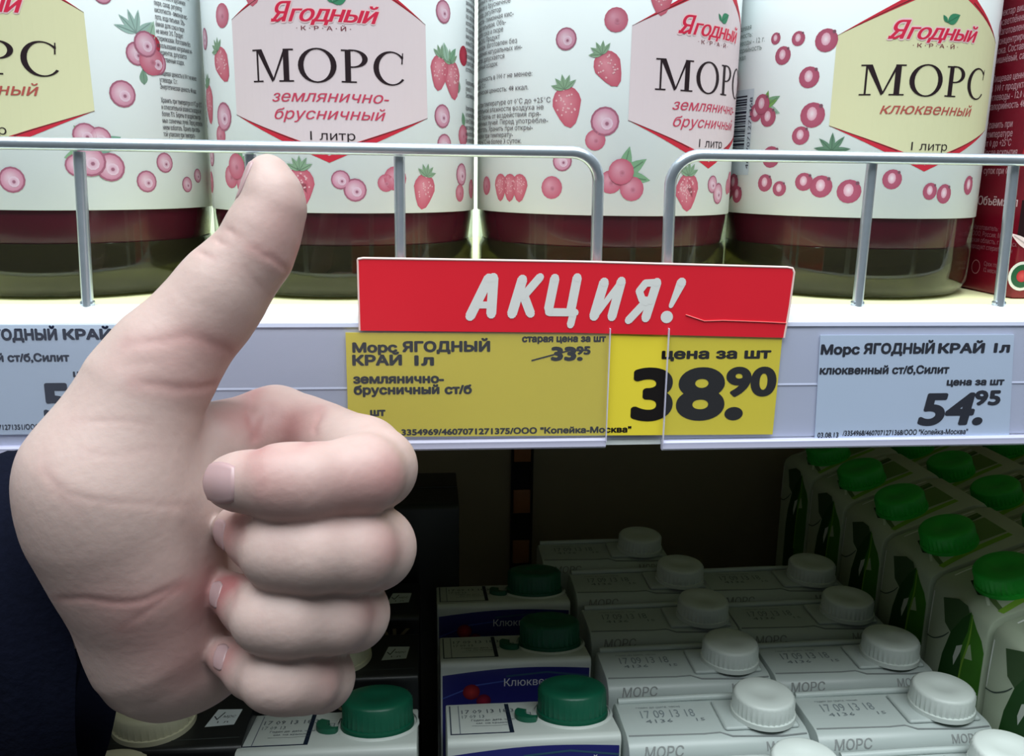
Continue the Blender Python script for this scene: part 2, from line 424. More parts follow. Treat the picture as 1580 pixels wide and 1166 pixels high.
# ------------------------------------------------------------------ price tags
def Q(px, py, y=-1.0):
    p = on(px, py, 1, y); return (p[0], p[2])
def tagprint(name, corners, paper, y, draw, label, cat='price tag', group=None, thick=0.3, yshift=0.0):
    cs = [Q(*c, y) for c in corners]
    cxm = sum(c[0] for c in cs)/len(cs); czm = min(c[1] for c in cs)
    root = empty(name, (cxm, y, czm), label, cat, group)
    bm = bmesh.new(); A = [bm.verts.new((c[0]-cxm, 0, c[1]-czm)) for c in cs]; B = [bm.verts.new((c[0]-cxm, thick, c[1]-czm)) for c in cs]
    n = len(cs); bm.faces.new(A); bm.faces.new(B)
    for i in range(n): bm.faces.new([A[i], A[(i+1) % n], B[(i+1) % n], B[i]])
    link('card', mesh_bm('card', bm), paper, root)
    P = Print(); draw(P, y)
    link('lettering', P.build('lettering', lambda u, v, w_: (u-cxm, -0.03-w_*0.4, v-czm)), M_PRINT, root)
    return root
def ptxt(P, s, x0, x1, yb, hpx, y, **k):
    a = Q(x0, yb, y); b = Q(x1, yb, y); h = Q(x0, yb-hpx, y)[1]-a[1]
    P.text(s, a[0], a[1], h, b[0]-a[0], rot=math.atan2(b[1]-a[1], b[0]-a[0])*0.0, **k)
BK = (24, 20, 20)
def draw_yellow(P, y):
    B = 0.042
    ptxt(P, 'Морс', 545, 612, 543, 14, y, col=BK, bold=B); ptxt(P, 'ЯГОДНЫЙ', 622, 755, 542, 15, y, col=BK, bold=B)
    ptxt(P, 'КРАЙ', 545, 619, 563, 15, y, col=BK, bold=B); ptxt(P, '1л', 641, 668, 563, 15, y, col=BK, bold=B)
    ptxt(P, 'землянично-', 546, 684, 591, 13, y, col=BK, bold=B); ptxt(P, 'брусничный', 547, 677, 608, 13, y, col=BK, bold=B)
    ptxt(P, 'ст/б', 687, 727, 607, 13, y, col=BK, bold=B); ptxt(P, 'шт', 572, 594, 641, 11, y, col=BK, bold=B)
    ptxt(P, '03.08.13', 548, 600, 672, 9, y, col=BK, bold=B)
    ptxt(P, '3354969/4607071271375/ООО "Копейка-Москва"', 620, 973, 671, 9, y, col=BK, bold=0.035)
    ptxt(P, 'старая цена за шт', 806, 934, 527, 10, y, col=BK, bold=B)
    ptxt(P, '33.', 852, 897, 555, 20, y, col=BK, bold=0.045); ptxt(P, '95', 890, 910, 546, 12, y, col=BK, bold=B)
    P.line([Q(820, 556, y), Q(880, 540, y), Q(906, 540, y)], 0.45, (40, 34, 34), 5)
    ptxt(P, 'цена за шт', 1022, 1188, 553, 15, y, col=BK, bold=0.035)
    ptxt(P, '38.', 978, 1140, 645, 78, y, col=BK, bold=0.031, spacing=1.0); ptxt(P, '90', 1122, 1193, 609, 43, y, col=BK, bold=0.035)
def draw_right(P, y):
    C = (28, 30, 44)
    ptxt(P, 'Морс', 1267, 1325, 546, 14, y, col=C, bold=.042); ptxt(P, 'ЯГОДНЫЙ', 1333, 1440, 545, 15, y, col=C, bold=.042)
    ptxt(P, 'КРАЙ', 1448, 1517, 544, 14, y, col=C, bold=.042); ptxt(P, '1л', 1534, 1556, 543, 14, y, col=C, bold=.042)
    ptxt(P, 'клюквенный ст/б,Силит', 1265, 1463, 577, 12, y, col=C, bold=.036)
    ptxt(P, 'цена за шт', 1461, 1548, 594, 10, y, col=C, bold=.042)
    ptxt(P, '54.', 1418, 1512, 654, 48, y, col=C, bold=.030, shear=0.12); ptxt(P, '95', 1504, 1541, 624, 22, y, col=C, bold=.035)
    ptxt(P, '03.08.13', 1261, 1293, 675, 8, y, col=C, bold=.022)
    ptxt(P, '/3354968/4607071271368/ООО "Копейка-Москва"', 1300, 1492, 672, 8, y, col=C, bold=.022)
def draw_left(P, y):
    C = (28, 34, 58)
    ptxt(P, 'Морс', -94, -32, 524, 15, y, col=C, bold=.042); ptxt(P, 'ЯГОДНЫЙ', -24, 88, 524, 16, y, col=C, bold=.042)
    ptxt(P, 'КРАЙ', 99, 172, 523, 15, y, col=C, bold=.042); ptxt(P, '1л', 190, 214, 523, 15, y, col=C, bold=.042)
    ptxt(P, 'брусничный ст/б,Силит', -106, 107, 558, 12, y, col=C, bold=.036)
    ptxt(P, 'цена за шт', 114, 206, 581, 10, y, col=C, bold=.042)
    ptxt(P, '54.', 72, 176, 644, 54, y, col=C, bold=.030); ptxt(P, '95', 170, 208, 612, 24, y, col=C, bold=.035)
    ptxt(P, '03.08.13  /3354966/4607071271351/ООО "Копейка-Москва"', -106, 150, 664, 8, y, col=C, bold=.022)
M_TAGY = mat('yellow_tag_paper', (240, 218, 58), 0.55, noise=0.03, nscale=40)
M_TAGW = mat('blue_white_tag_paper', (200, 214, 236), 0.55, noise=0.02, nscale=40)
M_RED = mat('red_promo_card', (226, 32, 50), 0.42, noise=0.05, nscale=40)
tagprint('price_tag', [(533, 513), (1208, 512), (1192, 670), (538, 674)], M_TAGY, -1.3, draw_yellow,
         'yellow price tag reading 38.90 under the red promotion card', 'price tag')
tagprint('price_tag', [(1266, 517), (1565, 516), (1557, 674), (1257, 679)], M_TAGW, -1.0, draw_right,
         'pale blue-white price tag reading 54.95 at the right end of the rail', 'price tag')
tagprint('price_tag', [(-130, 501), (235, 501), (230, 668), (-128, 672)], M_TAGW, -1.0, draw_left,
         'pale blue-white price tag on the left of the rail, half hidden by the thumb', 'price tag')
# the red promotion card
yS = -1.8
def C5(x, y): return Q(x/2.257+540, y/2.26+390, yS-0.3)
cs = [Q(*c, yS) for c in [(552, 400), (560, 398.5), (900, 404), (1215, 412.5), (1223, 414), (1225.5, 420), (1219, 470), (1210, 521), (880, 513), (555, 510)]]
cxm = cs[7][0]-60; czm = min(c[1] for c in cs)
promo = empty('promotion_card', (cxm, yS, czm), 'red promotion card with white brush lettering standing above the yellow price tag', 'sign')
bm = bmesh.new(); A = [bm.verts.new((c[0]-cxm, 0, c[1]-czm)) for c in cs]; B = [bm.verts.new((c[0]-cxm, 0.5, c[1]-czm)) for c in cs]
bm.faces.new(A); bm.faces.new(B)
for i in range(len(cs)): bm.faces.new([A[i], A[(i+1) % len(cs)], B[(i+1) % len(cs)], B[i]])
link('card', mesh_bm('card', bm), M_RED, promo)
bm = bmesh.new()
tube_bm([(c[0]-cxm, 0.25, c[1]-czm) for c in cs[0:8]], 0.42, 8, True, bm); tube_bm([(cs[9][0]-cxm, 0.25, cs[9][1]-czm), (cs[0][0]-cxm, 0.25, cs[0][1]-czm)], 0.35, 8, True, bm)
link('white_edge', mesh_bm('white_edge', bm, 60), mat('pale_card_edge', (238, 206, 200), 0.5), promo, label='pale worn edge of the card')
P = Print(); W_ = (222, 222, 220)
def stroke(pts, w, w2=None):
    ps = [C5(*p) for p in pts]; k = 1/2.26/4.85
    ws = [w*k]*len(ps) if w2 is None else list(np.linspace(w*k, w2*k, len(ps)))
    P.line(ps, ws, W_, 3)
    for p, ww in ((ps[0], ws[0]), (ps[-1], ws[-1])):      # softly rounded brush ends
        P.tick += 1; P.disc(p[0], p[1], ww*0.46, W_, W_, 3.75+0.02*(P.tick % 60), 10)
stroke([(418, 222), (484, 88)], 34); stroke([(500, 86), (492, 214)], 34); stroke([(446, 182), (495, 182)], 24)
stroke([(601, 92), (564, 214)], 34); stroke([(663, 84), (604, 152)], 28); stroke([(604, 145), (629, 212)], 32)
stroke([(714, 88), (692, 196)], 32); stroke([(792, 86), (768, 208)], 32); stroke([(692, 207), (784, 208)], 28); stroke([(778, 212), (768, 252)], 26)
stroke([(886, 102), (850, 222)], 34); stroke([(946, 98), (912, 224)], 32); stroke([(858, 216), (942, 104)], 20)
stroke([(1070, 102), (1030, 228)], 32); stroke([(1064, 104), (1030, 106), (1008, 134), (1018, 164), (1048, 168)], 26); stroke([(1030, 172), (970, 236)], 28)
stroke([(1156, 102), (1118, 186)], 34, 16); c = C5(1104, 224); P.disc(c[0], c[1], 22/2.26/4.85, W_, W_, 3, 16)
link('lettering', P.build('lettering', lambda u, v, w_: (u-cxm, -0.03-w_*0.4, v-czm)), M_PRINT, promo)
bm = bmesh.new()
tube_bm([(C5(x, y)[0]-cxm, -0.12, C5(x, y)[1]-czm) for x, y in [(1170, 216), (1205, 228), (1235, 238), (1300, 236), (1360, 238), (1440, 241), (1520, 245)]], 0.16, 6, True, bm)
link('crease', mesh_bm('crease', bm, 60), mat('pale_crease', (226, 110, 110), 0.3), promo, label='pale crease across the right end of the card')

# ------------------------------------------------------------------ wire fences on the shelf front
def fence(pts_top, ups, label):
    """a chromed top wire with its bent-down end and the uprights under it"""
    root = empty('wire_shelf_fence', (pts_top[len(pts_top)//2][0], 6, 0), label, 'shelf divider')
    o = link('top_wire', mesh_bm('top_wire', tube_bm(pts_top, 1.9, 18), 60), M_METAL); at0(o, root)
    for (xt, xb) in ups:
        o = link('upright_wire', mesh_bm('upright_wire', tube_bm([(xt, 7.8, 47.5), (xb, 5.6, 1.2)], 1.75, 16), 60), M_METAL); at0(o, root)
        o = box('weld_foot', xb-2.0, xb+2.0, 4.4, 7.0, 1.7, 3.2, M_METAL, bevel=0.5); at0(o, root)
    return root
def fy(z): return 5.4+(z/47.0)*2.4
def corner(x_end, sgn, x_far, zt):
    r = 9.0; pts = [(x_far, fy(zt)-2.4, zt)]
    n = 24
    for i in range(1, 12): pts.append((x_far+(x_end-sgn*r-x_far)*i/12, fy(zt)-2.4, zt))
    for i in range(9):
        a = (PI/2)*i/8; x = x_end-sgn*r+sgn*r*math.sin(a); z = zt-r+r*math.cos(a); pts.append((x, fy(z)-2.4*max(0, (z-(zt-r))/r), z))
    pts.append((x_end, fy(1.0), 1.0)); return pts
ztop = 49.6
xl = lambda px, py, y: on(px, py, 1, y)[0]
fence(corner(xl(922, 320, 7), 1, -700, ztop), [(xl(122, 250, 7), xl(136, 470, 6)), (xl(386, 250, 7), xl(392, 400, 6)), (xl(616, 250, 7), xl(618, 400, 6)), (-205, -208), (-302, -306), (-400, -404)],
      'chromed wire fence on the shelf lip ending in a bent corner right of the thumb')
fence(corner(xl(1033, 320, 7), -1, 900, ztop-0.2), [(xl(1347, 255, 7), xl(1322, 470, 6)), (xl(1567, 255, 7), xl(1540, 470, 6)), (300, 303), (400, 404)],
      'chromed wire fence on the shelf lip starting right of the promotion card corner')

# ------------------------------------------------------------------ juice bottles
RB = 48.6; YB = 26+49
def bfront(cx): return math.atan2(CAM[0]-cx, -(CAM[1]-YB))       # angle of the camera seen from the bottle
HEXD = 36.0
PXH = -4.0
def arcs(px, c=531.0, r=201.0, off=None):
    off = PXH if off is None else off
    return (math.asin(max(-1, min(1, (px-c)/r)))*RB) - off
def hv(py): return (327-py)/4.62
CREAM = (214, 212, 172); PINK = (218, 202, 206)
LONG = ('напиток сокосодержащий из\nземляники и брусники. Состав:\nземляничный и брусничный сок,\nземляничное и брусничное\nпюре, сахар, регулятор\nкислотности - лимонная кис-\nлота, вода питьевая. Объ-\nёмная доля сока и пюре\nне менее 20%. Продукт\nстерилизован. Изготовлен без\nиспользования натуральных ин-\nгредиентов, допускается\nестественный осадок.\n\nПищевая ценность в 100 г не менее:\nуглеводы: 12 г.\nЭнергетическая ценность: 48 ккал.\n\n'
        'Хранить при температуре от 0°С до +25°С\nи относительной влажности воздуха не\nболее 75%. Беречь от воздействия пря-\nмых солнечных лучей. Перед употребле-\nнием взболтать. Хранить при откры-\nтой упаковке при температу-\nре от 0 до +6°С не более 3 суток.')
def label_print(kind, phi):
    P = Print(); pink = kind == 'strawberry'
    X = lambda px: math.asin(max(-1, min(1, (px-531)/201)))*RB - math.asin(-16/201)*RB
    # hexagon and its ribbons
    hx = [(X(387), hv(46)), (X(515), hv(-42)), (X(643), hv(46)), (X(645), hv(183)), (X(508)+1.6, hv(244)), (X(387), hv(183))]
    RED = (196, 44, 62); DK = (96, 40, 44)
    P.poly(hx, PINK if pink else CREAM, 1)
    ap = (X(510), hv(254))
    for sx, cr in ((-1, hx[5]), (1, hx[3])):
        o = X(510)+sx*10.5
        P.poly([cr, (o-sx*2, hv(223)), (X(510), hv(243)), (X(510), hv(253)), (o+sx*3.5, hv(225))], RED, 2)
        P.line([cr, (o, hv(221.5))], [0.15, 0.3], DK, 3)
    for sx, cr in ((-1, hx[0]), (1, hx[2])):
        P.poly([cr, (X(515)+sx*9, hv(-8)), (X(515), hv(-46)), (X(515), hv(-58)), (X(515)+sx*14, hv(-8))], RED, 2)
        P.line([cr, (X(515)+sx*12, hv(-5))], [0.1, 0.35], DK, 3)
    # logo word, small word, leaf
    for b, cc, ly in ((0.055, (232, 196, 200), 3), (0.02, (206, 40, 72), 5)):
        P.text('Я', X(441), hv(53), 6.0, X(467)-X(441), cc, shear=0.35, bold=b, layer=ly)
        P.text('годный', X(464), hv(53), 5.0, X(579)-X(464), cc, shear=0.32, bold=b, layer=ly, spacing=0.9)
    P.line([(X(441), hv(50)), (X(449), hv(52)), (X(458), hv(47))], 0.7, (206, 40, 72), 5)
    P.text('· К · Р · А · Й ·', X(473), hv(65), 1.25, X(543)-X(473), (120, 50, 60), layer=3, bold=0.01)
    P.leaf(X(520), hv(27), 5.6, 3.4, math.radians(28), (60, 132, 98), 4); P.leaf(X(520), hv(27), 3.0, 1.4, math.radians(130), (60, 132, 98), 4)
    serif_word(P, 'МОРС', X(414), hv(137), 10.0, X(612)-X(414), (38, 24, 30))
    RT = (196, 66, 92) if pink else (176, 84, 76)
    if pink:
        P.text('землянично-', X(438), hv(165), 3.5, X(591)-X(438), RT, shear=0.28, bold=0.006, layer=4)
        P.text('брусничный', X(440), hv(190), 3.5, X(586)-X(440), RT, shear=0.28, bold=0.006, layer=4)
    else:
        s = 'клюквенный' if kind == 'cranberry' else 'брусничный'
        P.text(s, X(440), hv(165), 3.6, X(588)-X(440), RT, shear=0.28, bold=0.008, layer=4)
    P.text('1 литр', X(486), hv(220), 2.9, X(545)-X(486), (44, 34, 38), layer=4)
    # far text block (left of the picture side) and its twin on the right
    X3 = lambda px: math.asin(max(-1, min(1, (px-930)/196)))*RB - math.asin(152/196)*RB
    X4 = lambda px: math.asin(max(-1, min(1, (px-1310)/196)))*RB - math.asin(108/196)*RB
    if kind == 'strawberry':
        P.text(LONG, X3(737)-2, hv(-28), 1.75, X3(858)-X3(737)+2, (92, 84, 88), layer=6, res=1, lsp=0.92)
        LB = [(942,38,17,2),(877,64,16,0),(932,185,21,0),(920,213,15,2),(862,286,17,2),(876,245,15,0)]
        for px, py, r, k in LB: P.berry(X3(px), hv(py), r/4.4, k)
        P.straw(X3(933), hv(104), 5.0, 0.5); P.straw(X3(880), hv(158), 5.6, 0.2); P.straw(X3(1000), hv(-4), 5.2)
        P.cluster(X3(958), hv(272), 4.3, 2, 4, a0=-0.9)
        for q in (785, 800, 815): P.straw(X3(q), hv(284), 4.0, 0, leaves=False)
        P.straw(X3(1046), hv(290), 4.6, 0.3, leaves=False); P.berry(X3(760), hv(286), 3.4, 2)
        for px, py, r, k in [(524,278,14,0),(543,293,17,0),(585,282,13,2),(598,275,18,2),(700,268,18,0),(697,298,14,2),(720,292,16,2),(670,22,17,0),(668,178,18,0),(671,222,17,0),(703,205,17,2)]:
            P.berry(X(px), hv(py), r/4.5, k)
        P.straw(X(470), hv(285), 5.4, 0, leaves=True); P.straw(X(640), hv(290), 5.0, -0.2)
        P.straw(X(664), hv(108), 4.9, -0.15); P.straw(X(684), hv(116), 5.4, 0.2); P.leaf(X(676), hv(95), 6.5, 3, 1.9, (150, 180, 160), 6); P.leaf(X(680), hv(92), 5.5, 2.6, 0.9, (120, 160, 130), 6)
        P.leaf(X(705), hv(190), 5, 3, 1.9, (110, 150, 120), 2)
    else:
        k = 1 if kind == 'cranberry' else 0
        if kind == 'cranberry':
            LB = [(1200,38,9),(1212,66,14),(1232,42,11),(1270,48,17),(1251,103,16),(1260,162,19),(1246,194,14),(1206,228,17),(1200,271,14),(1222,280,12),(1280,275,17),(1318,282,18),(1256,268,14),(1373,262,15),(1425,280,13),(1445,284,15),(1480,270,15)]
            for px, py, r in LB: P.berry(X4(px), hv(py+4), r/4.4, 1)
            for a in (0.1, 0.9, 1.6, 2.4, 3.0): P.leaf(X4(1290), hv(222), 6.2, 1.9, a, (96, 130, 108), 2)
            for a in (0.4, 1.3, -0.6): P.leaf(X4(1190), hv(150), 6.0, 2.6, a, (120, 165, 90), 2)
            P.cluster(X4(1188), hv(155), 3.6, 1, 2, a0=-0.3); P.cluster(X4(1150), hv(285), 3.4, 1, 2, a0=3.4)
            # bar code, bars lying across, digits running up
            P.rect(X4(1122)-5, hv(262), X4(1173), hv(118), (196, 206, 214), 2)
            v = hv(232); rnd = random.Random(4)
            while v < hv(126):
                t = rnd.choice([0.3, 0.3, 0.6, 0.9]); P.rect(X4(1122)-4, v, X4(1163), v+t, (40, 40, 56), 3); v += t+rnd.choice([0.3, 0.5, 0.6])
            P.text('4607071271368', X4(1172), hv(252), 1.7, 26, (60, 60, 80), layer=4, rot=PI/2)
            P.text('Пищевая\nценность:\nуглеводы - 12 г.\nКалорийность\n48 ккал', X4(1140)-2, hv(20), 1.9, X4(1178)-X4(1140)+4, (130, 140, 136), layer=3, res=1)
        X1 = lambda px: math.asin(max(-1, min(1, (px-130)/201)))*RB + math.radians(28)*RB
        for px, py, r in [(205,148,19),(227,277,16),(253,248,15),(283,282,12),(300,268,11),(36,270,13),(63,276,18),(190,10,13)]:
            if kind == 'lingonberry' or px in (190,): P.berry(X1(px), hv(py+8), r/4.4, 0)
        if kind == 'lingonberry':
            P.cluster(X1(240), hv(92), 4.2, 0, 1, a0=1.2); P.straw(X1(238), hv(82), 4.2, 0, leaves=False); P.berry(X1(245), hv(104), 4.6, 2, 6)
            for a in (1.4, 1.9, 2.4, 2.9, 0.6): P.leaf(X1(228), hv(66), 7.5, 2.2, a, (150, 178, 170), 2)
            for a, q in ((2.2, 0), (0.5, 1), (-1.4, 2), (3.4, 0)): P.leaf(X1(165), hv(240), 9.5, 5.0, a, [(130, 165, 130), (120, 160, 140), (170, 195, 185)][q], 2)
            P.berry(X1(155), hv(218), 3.8, 0, 4); P.berry(X1(172), hv(222), 3.6, 0, 4); P.berry(X1(158), hv(256), 4.8, 0, 8); P.berry(X1(182), hv(264), 4.6, 0, 6); P.berry(X1(142), hv(262), 3.6, 0, 4)
    # text running round the right-hand side
    P.text(LONG, 56, hv(-20), 1.75, 24, (78, 74, 80), layer=3, res=1, lsp=0.92, bold=0.01)
    P.disc(54, hv(80), 3.4, (190, 60, 80), (160, 40, 60), 1); P.leaf(50, hv(140), 5, 3, 1.6, (120, 150, 130), 1)
    def wrap(u, v, w_):
        a = u/RB+phi; r = RB+0.30+w_*0.6; return (r*math.sin(a), -r*math.cos(a), 29.5+v)
    return P.build('printed_design', wrap, step=3.0)

def glass_profile():
    return [(0, 2.0), (34, 1.6), (42, 0.3), (46, 1.2), (48.4, 5), (RB, 11), (RB, 130), (48, 140), (44, 152), (37, 166), (32, 176), (31, 190), (30, 196)]
BM = mesh_bm('glass_body', lathe(glass_profile(), 96), 50)
JM = mesh_bm('juice', lathe([(0, 6.6), (20, 6.9), (32, 8.0), (39.5, 10.2), (44, 14), (46.7, 19), (47.8, 27), (47.8, 130), (46.4, 139), (42, 151), (35, 165), (30, 175), (0, 176)], 96), 50)
GM = mesh_bm('glass_base', lathe([(0, 2.6), (34, 2.2), (42, 0.9), (45.6, 1.8), (47.4, 5.2), (48.0, 10), (48.1, 15.5), (46.9, 18.4), (44.2, 13.2), (39.8, 9.6), (32.2, 7.4), (20, 6.3), (0, 6.0)], 96), 50)
CM = mesh_bm('cap', lathe([(0, 214), (26, 214), (32, 213), (33.5, 210), (33.5, 197), (34.5, 195.5), (34.5, 193.5), (32.2, 193.5)], 96, True, 0.5, (196, 211)), 50)
bm = bmesh.new(); n = 160
rr = [[bm.verts.new(((RB+dr)*math.sin(2*PI*i/n), -(RB+dr)*math.cos(2*PI*i/n), z)) for i in range(n)] for dr, z in ((0.05, 29.5), (0.15, 29.3), (0.26, 29.5), (0.26, 128), (0.15, 128.2), (0.05, 128))]
for a in range(5):
    for i in range(n): bm.faces.new([rr[a][i], rr[a][(i+1) % n], rr[a+1][(i+1) % n], rr[a+1][i]])
LM = mesh_bm('paper_label', bm, 40)
M_LID = mat('gold_lid', (190, 160, 80), 0.3, metal=0.8)
def bottle(cx, hexang, kind, label):
    root = empty('juice_bottle', (cx, YB, 0), label, 'bottle', 'glass juice bottles on the upper shelf')
    link('glass_body', BM, M_GLASS, root); link('juice', JM, M_JUICE, root); link('glass_base', GM, M_BASEGLASS, root, label='olive-looking thick glass base')
    link('screw_lid', CM, M_LID, root)
    lb = link('paper_label', LM, M_LABEL, root)
    link('printed_design', label_print(kind, bfront(cx)+math.radians(hexang)), M_PRINT, lb)
    return root
bottle(-130.5, -30, 'lingonberry', 'leftmost juice bottle with cream hexagon on its label, cut by the left edge')
bottle(-31.0, -4.5, 'strawberry', 'juice bottle right behind the thumb, pink hexagon on its label facing the front')
bottle(68.2, 50.5, 'strawberry', 'juice bottle turned to the right above the promotion card, small print on its left')
bottle(166.6, 33.5, 'cranberry', 'rightmost juice bottle with cream hexagon on its label and a bar code at its left')

# ------------------------------------------------------------------ maroon juice carton at the right
mc = empty('juice_carton', (247, 68, 0), 'maroon juice carton standing at the right end of the upper shelf beside the last bottle', 'carton')
X0, X1_, Y0, Y1 = 215.8, 285.0, 33.0, 100.0
o = box('carton_body', X0-247, X1_-247, Y0-68, Y1-68, 0.1, 195, M_MAROON, mc, bevel=1.4, seg=3)
P = Print()   # left side, u = distance from the front edge towards the back (negative), v = height
W2 = (214, 170, 180)
def msid(px, py):
    p = on(px, py, 0, X0); return (-(p[1]), p[2])
lines = 'нектар вишнёвый\nосветлённый\nИзготовлено из\nконцентрированного\nсока. Состав: сок\nвишнёвый, сахар\n\nПищевая ценность\nв 100 г продукта:\nуглеводы - 12,0 г\nкалорийность 48\n\nХранить при\nтемпературе\nот 0 до +25°С\nПосле вскрытия\nхранить не более\n4 суток при 0-6°С'
P.text(lines, -62, 103, 2.6, 27, W2, res=1, layer=2, bold=0.012, lsp=0.95)
P.text('Объём: 1 л', -61, 33.5, 3.4, 24, (226, 200, 206), layer=2, bold=0.02)
P.text('Изготовитель:\nООО, Россия, Москов-\nская область, г. Ногинск\nпродукт стерилизован', -62, 24, 1.9, 28, (170, 110, 124), layer=2, res=1, lsp=0.95)
for i in range(28):
    a = 2*PI*i/28; b_ = 2*PI*(i+1)/28; P.line([(-57+2.6*math.cos(a), 9.5+2.6*math.sin(a)), (-57+2.6*math.cos(b_), 9.5+2.6*math.sin(b_))], 0.35, (190, 120, 130), 2)
P.text('Срок годности\n12 месяцев', -52, 10.5, 1.7, 15, (170, 110, 124), layer=2, res=1)
link('side_lettering', P.build('side_lettering', lambda u, v, w_: (X0-247-0.05-w_, -u-68, v)), M_PRINT_GLOSS, mc)
P = Print()   # front face pictures
P.rect(216, 70, 283, 190, (38, 44, 34), 1); P.rect(214.5, 64, 283, 97, (10, 120, 62), 2)
for (u, v, r) in ((221, 52, 9), (238, 48, 12), (262, 54, 12), (276, 46, 8)): P.disc(u, v, r, (226, 120, 110), (150, 20, 34), 3, 24, hx=-0.3, hy=0.3)
P.rect(214.5, 22, 283, 36, (36, 16, 20), 2)
for k in range(5): P.leaf(222+k*4, 18-k, 12, 3.2, 2.6-k*0.5, (236, 214, 214), 4)
P.disc(214.9+3.6, 8.5, 5.4, (226, 226, 220), (226, 226, 220), 4, 24); P.disc(214.9+3.6, 8.5, 4.3, (40, 90, 60), (40, 90, 60), 5, 24); P.disc(214.9+3.6, 8.5, 2.2, (214, 90, 90), (180, 40, 50), 6, 16)
P.text('СОК', 236, 78, 9, 34, (230, 230, 220), layer=4, bold=0.03)
link('front_picture', P.build('front_picture', lambda u, v, w_: (u-247, Y0-68-0.05-w_, v)), M_PRINT_GLOSS, mc)
o = link('cap', mesh_bm('cap', lathe([(0, 12), (11.5, 12), (13, 11), (13.4, 1), (15, 0.8), (15, 0)], 60, True, 0.4, (1, 11)), 50), M_LEAFCAP, mc, loc=(5, 0, 195))

# ------------------------------------------------------------------ lower shelf cartons
FZ = -353.0
def cap_mesh(name, r, h, n=72, dome=0.3, ribd=0.6):
    return mesh_bm(name, lathe([(0, h-0.5), (r*0.30, h-0.5), (r*0.36, h-0.1), (r*0.86, h-0.1), (r*0.93, h-0.5), (r, h-1.6), (r, 2.2), (r, 2.1), (r+0.5, 2.0), (r+0.7, 0.0)], n, True, ribd, (2.15, h-1.55)), 45)
CAPG = cap_mesh('cap', 15.4, 12.5); CAPW = cap_mesh('cap', 13.4, 10.2); CAPC = cap_mesh('cap', 16.5, 10.5); CAPL = cap_mesh('cap', 13.5, 10.5)
def carton_bm(w, d, h, lip=3.2, drop=0.0):
    """folded carton: gently rounded front and back top edges, pinched top seam corners"""
    bm = bmesh.new(); bbox(bm, -w/2, w/2, -d/2, d/2, 0, h)
    te = [e for e in bm.edges if all(abs(v.co.z-h) < 1e-4 for v in e.verts) and abs(e.verts[0].co.y-e.verts[1].co.y) < 1e-4]
    bmesh.ops.bevel(bm, geom=te, offset=lip, segments=6, affect='EDGES', profile=0.5)
    for v in bm.verts:
        if v.co.z > h*0.8: v.co.z -= drop*(v.co.y+d/2)/d
    es = [e for e in bm.edges if abs(e.verts[0].co.x-e.verts[1].co.x) < 1e-4 and abs(abs(e.verts[0].co.x)-w/2) < 1e-4 and e.calc_face_angle(0) > 0.15]
    bmesh.ops.bevel(bm, geom=es, offset=0.7, segments=2, affect='EDGES', profile=0.5)
    return bm
def dots(P, s, u, v, h, w, col, layer=3): P.text(s, u, v, h, w, col, layer=layer, res=1, bold=-0.012, spacing=1.1)

# --- blue berry cartons with dark green caps
HB = 165.0; WB, DB = 74.0, 41.0
B_BODY = mesh_bm('carton_body', carton_bm(WB, DB, HB, 3.5, 8.5), 40)
# navy wrap round the front, its upper edge arched and falling back at the right
bm = bmesh.new(); nx = 24; cols = []
for i in range(nx+1):
    u = -WB/2+1.0+(WB-2)*i/nx; t = i/nx
    top = HB-5.2+2.2*math.sin(PI*t)-1.5*(1-t)
    cols.append([bm.verts.new((u, -DB/2-0.25, 0.6)), bm.verts.new((u, -DB/2-0.25, top-1.0)), bm.verts.new((u, -DB/2+0.05, top))])
for a, b in zip(cols[:-1], cols[1:]):
    for k in range(2): bm.faces.new([a[k], b[k], b[k+1], a[k+1]])
B_WRAP = mesh_bm('front_wrap', bm, 50)
P = Print(); G = (70, 78, 92)
P.rect(-35.5, -14.5, -34.9, 16, G, 2); P.rect(-35.5, -14.5, -8.3, -13.6, (30, 38, 66), 2); P.rect(-10.2, -14.5, -8.3, 16, (22, 34, 52), 3); P.rect(-31.5, -14, -31.1, 16, (120, 128, 138), 2)
P.text('17 09 13 18:36', -30, 6.8, 4.2, 26, (96, 104, 112), layer=3, res=1, bold=-0.015)
P.text('17 09 13', -30, 1.8, 3.4, 10, (120, 128, 132), layer=3, res=1, bold=-0.015)
P.text('Годен до: дата, часы', -26, -1.5, 1.9, 19, (84, 90, 102), layer=3, res=1); P.text('см. на крышке', -24, -4.6, 1.7, 15, (84, 90, 102), layer=3, res=1)
P.line([(-26, -6.4), (-16, -6.8), (-8.5, -6.2)], 0.2, (90, 96, 106), 3)
P.text('АЯ', -5.5, 2.0, 3.8, 6.5, (120, 128, 132), layer=3, res=1)
BZ = lambda v: HB-8.5*(v+DB/2)/DB
B_TOP = P.build('top_print', lambda u, v, w_: (u, v, BZ(v)+0.06+w_))
P = Print()
P.text('Клюквенный', -6, HB-13.5, 4.2, 33, (214, 216, 222), layer=3, bold=0.004)
P.disc(-22, HB-16, 4.2, (190, 60, 60), (110, 24, 40), 2); P.disc(-16, HB-21, 3.6, (160, 40, 60), (90, 20, 50), 2)
P.line([(-36, HB-19), (-20, HB-12.5), (-5, HB-10.6)], 0.7, (70, 90, 170), 1); P.line([(-5, HB-8.2), (15, HB-6.6), (36, HB-9.5)], 1.0, (52, 84, 110), 1)
P.text('МОРС', -16, HB-42, 14, 44, (226, 226, 230), layer=2, bold=0.02); P.disc(-6, HB-80, 16, (190, 40, 60), (90, 10, 40), 2, 24)
for k in range(4): P.leaf(5, HB-70, 18, 7, 0.3+k*0.6, (40, 110, 70), 1)
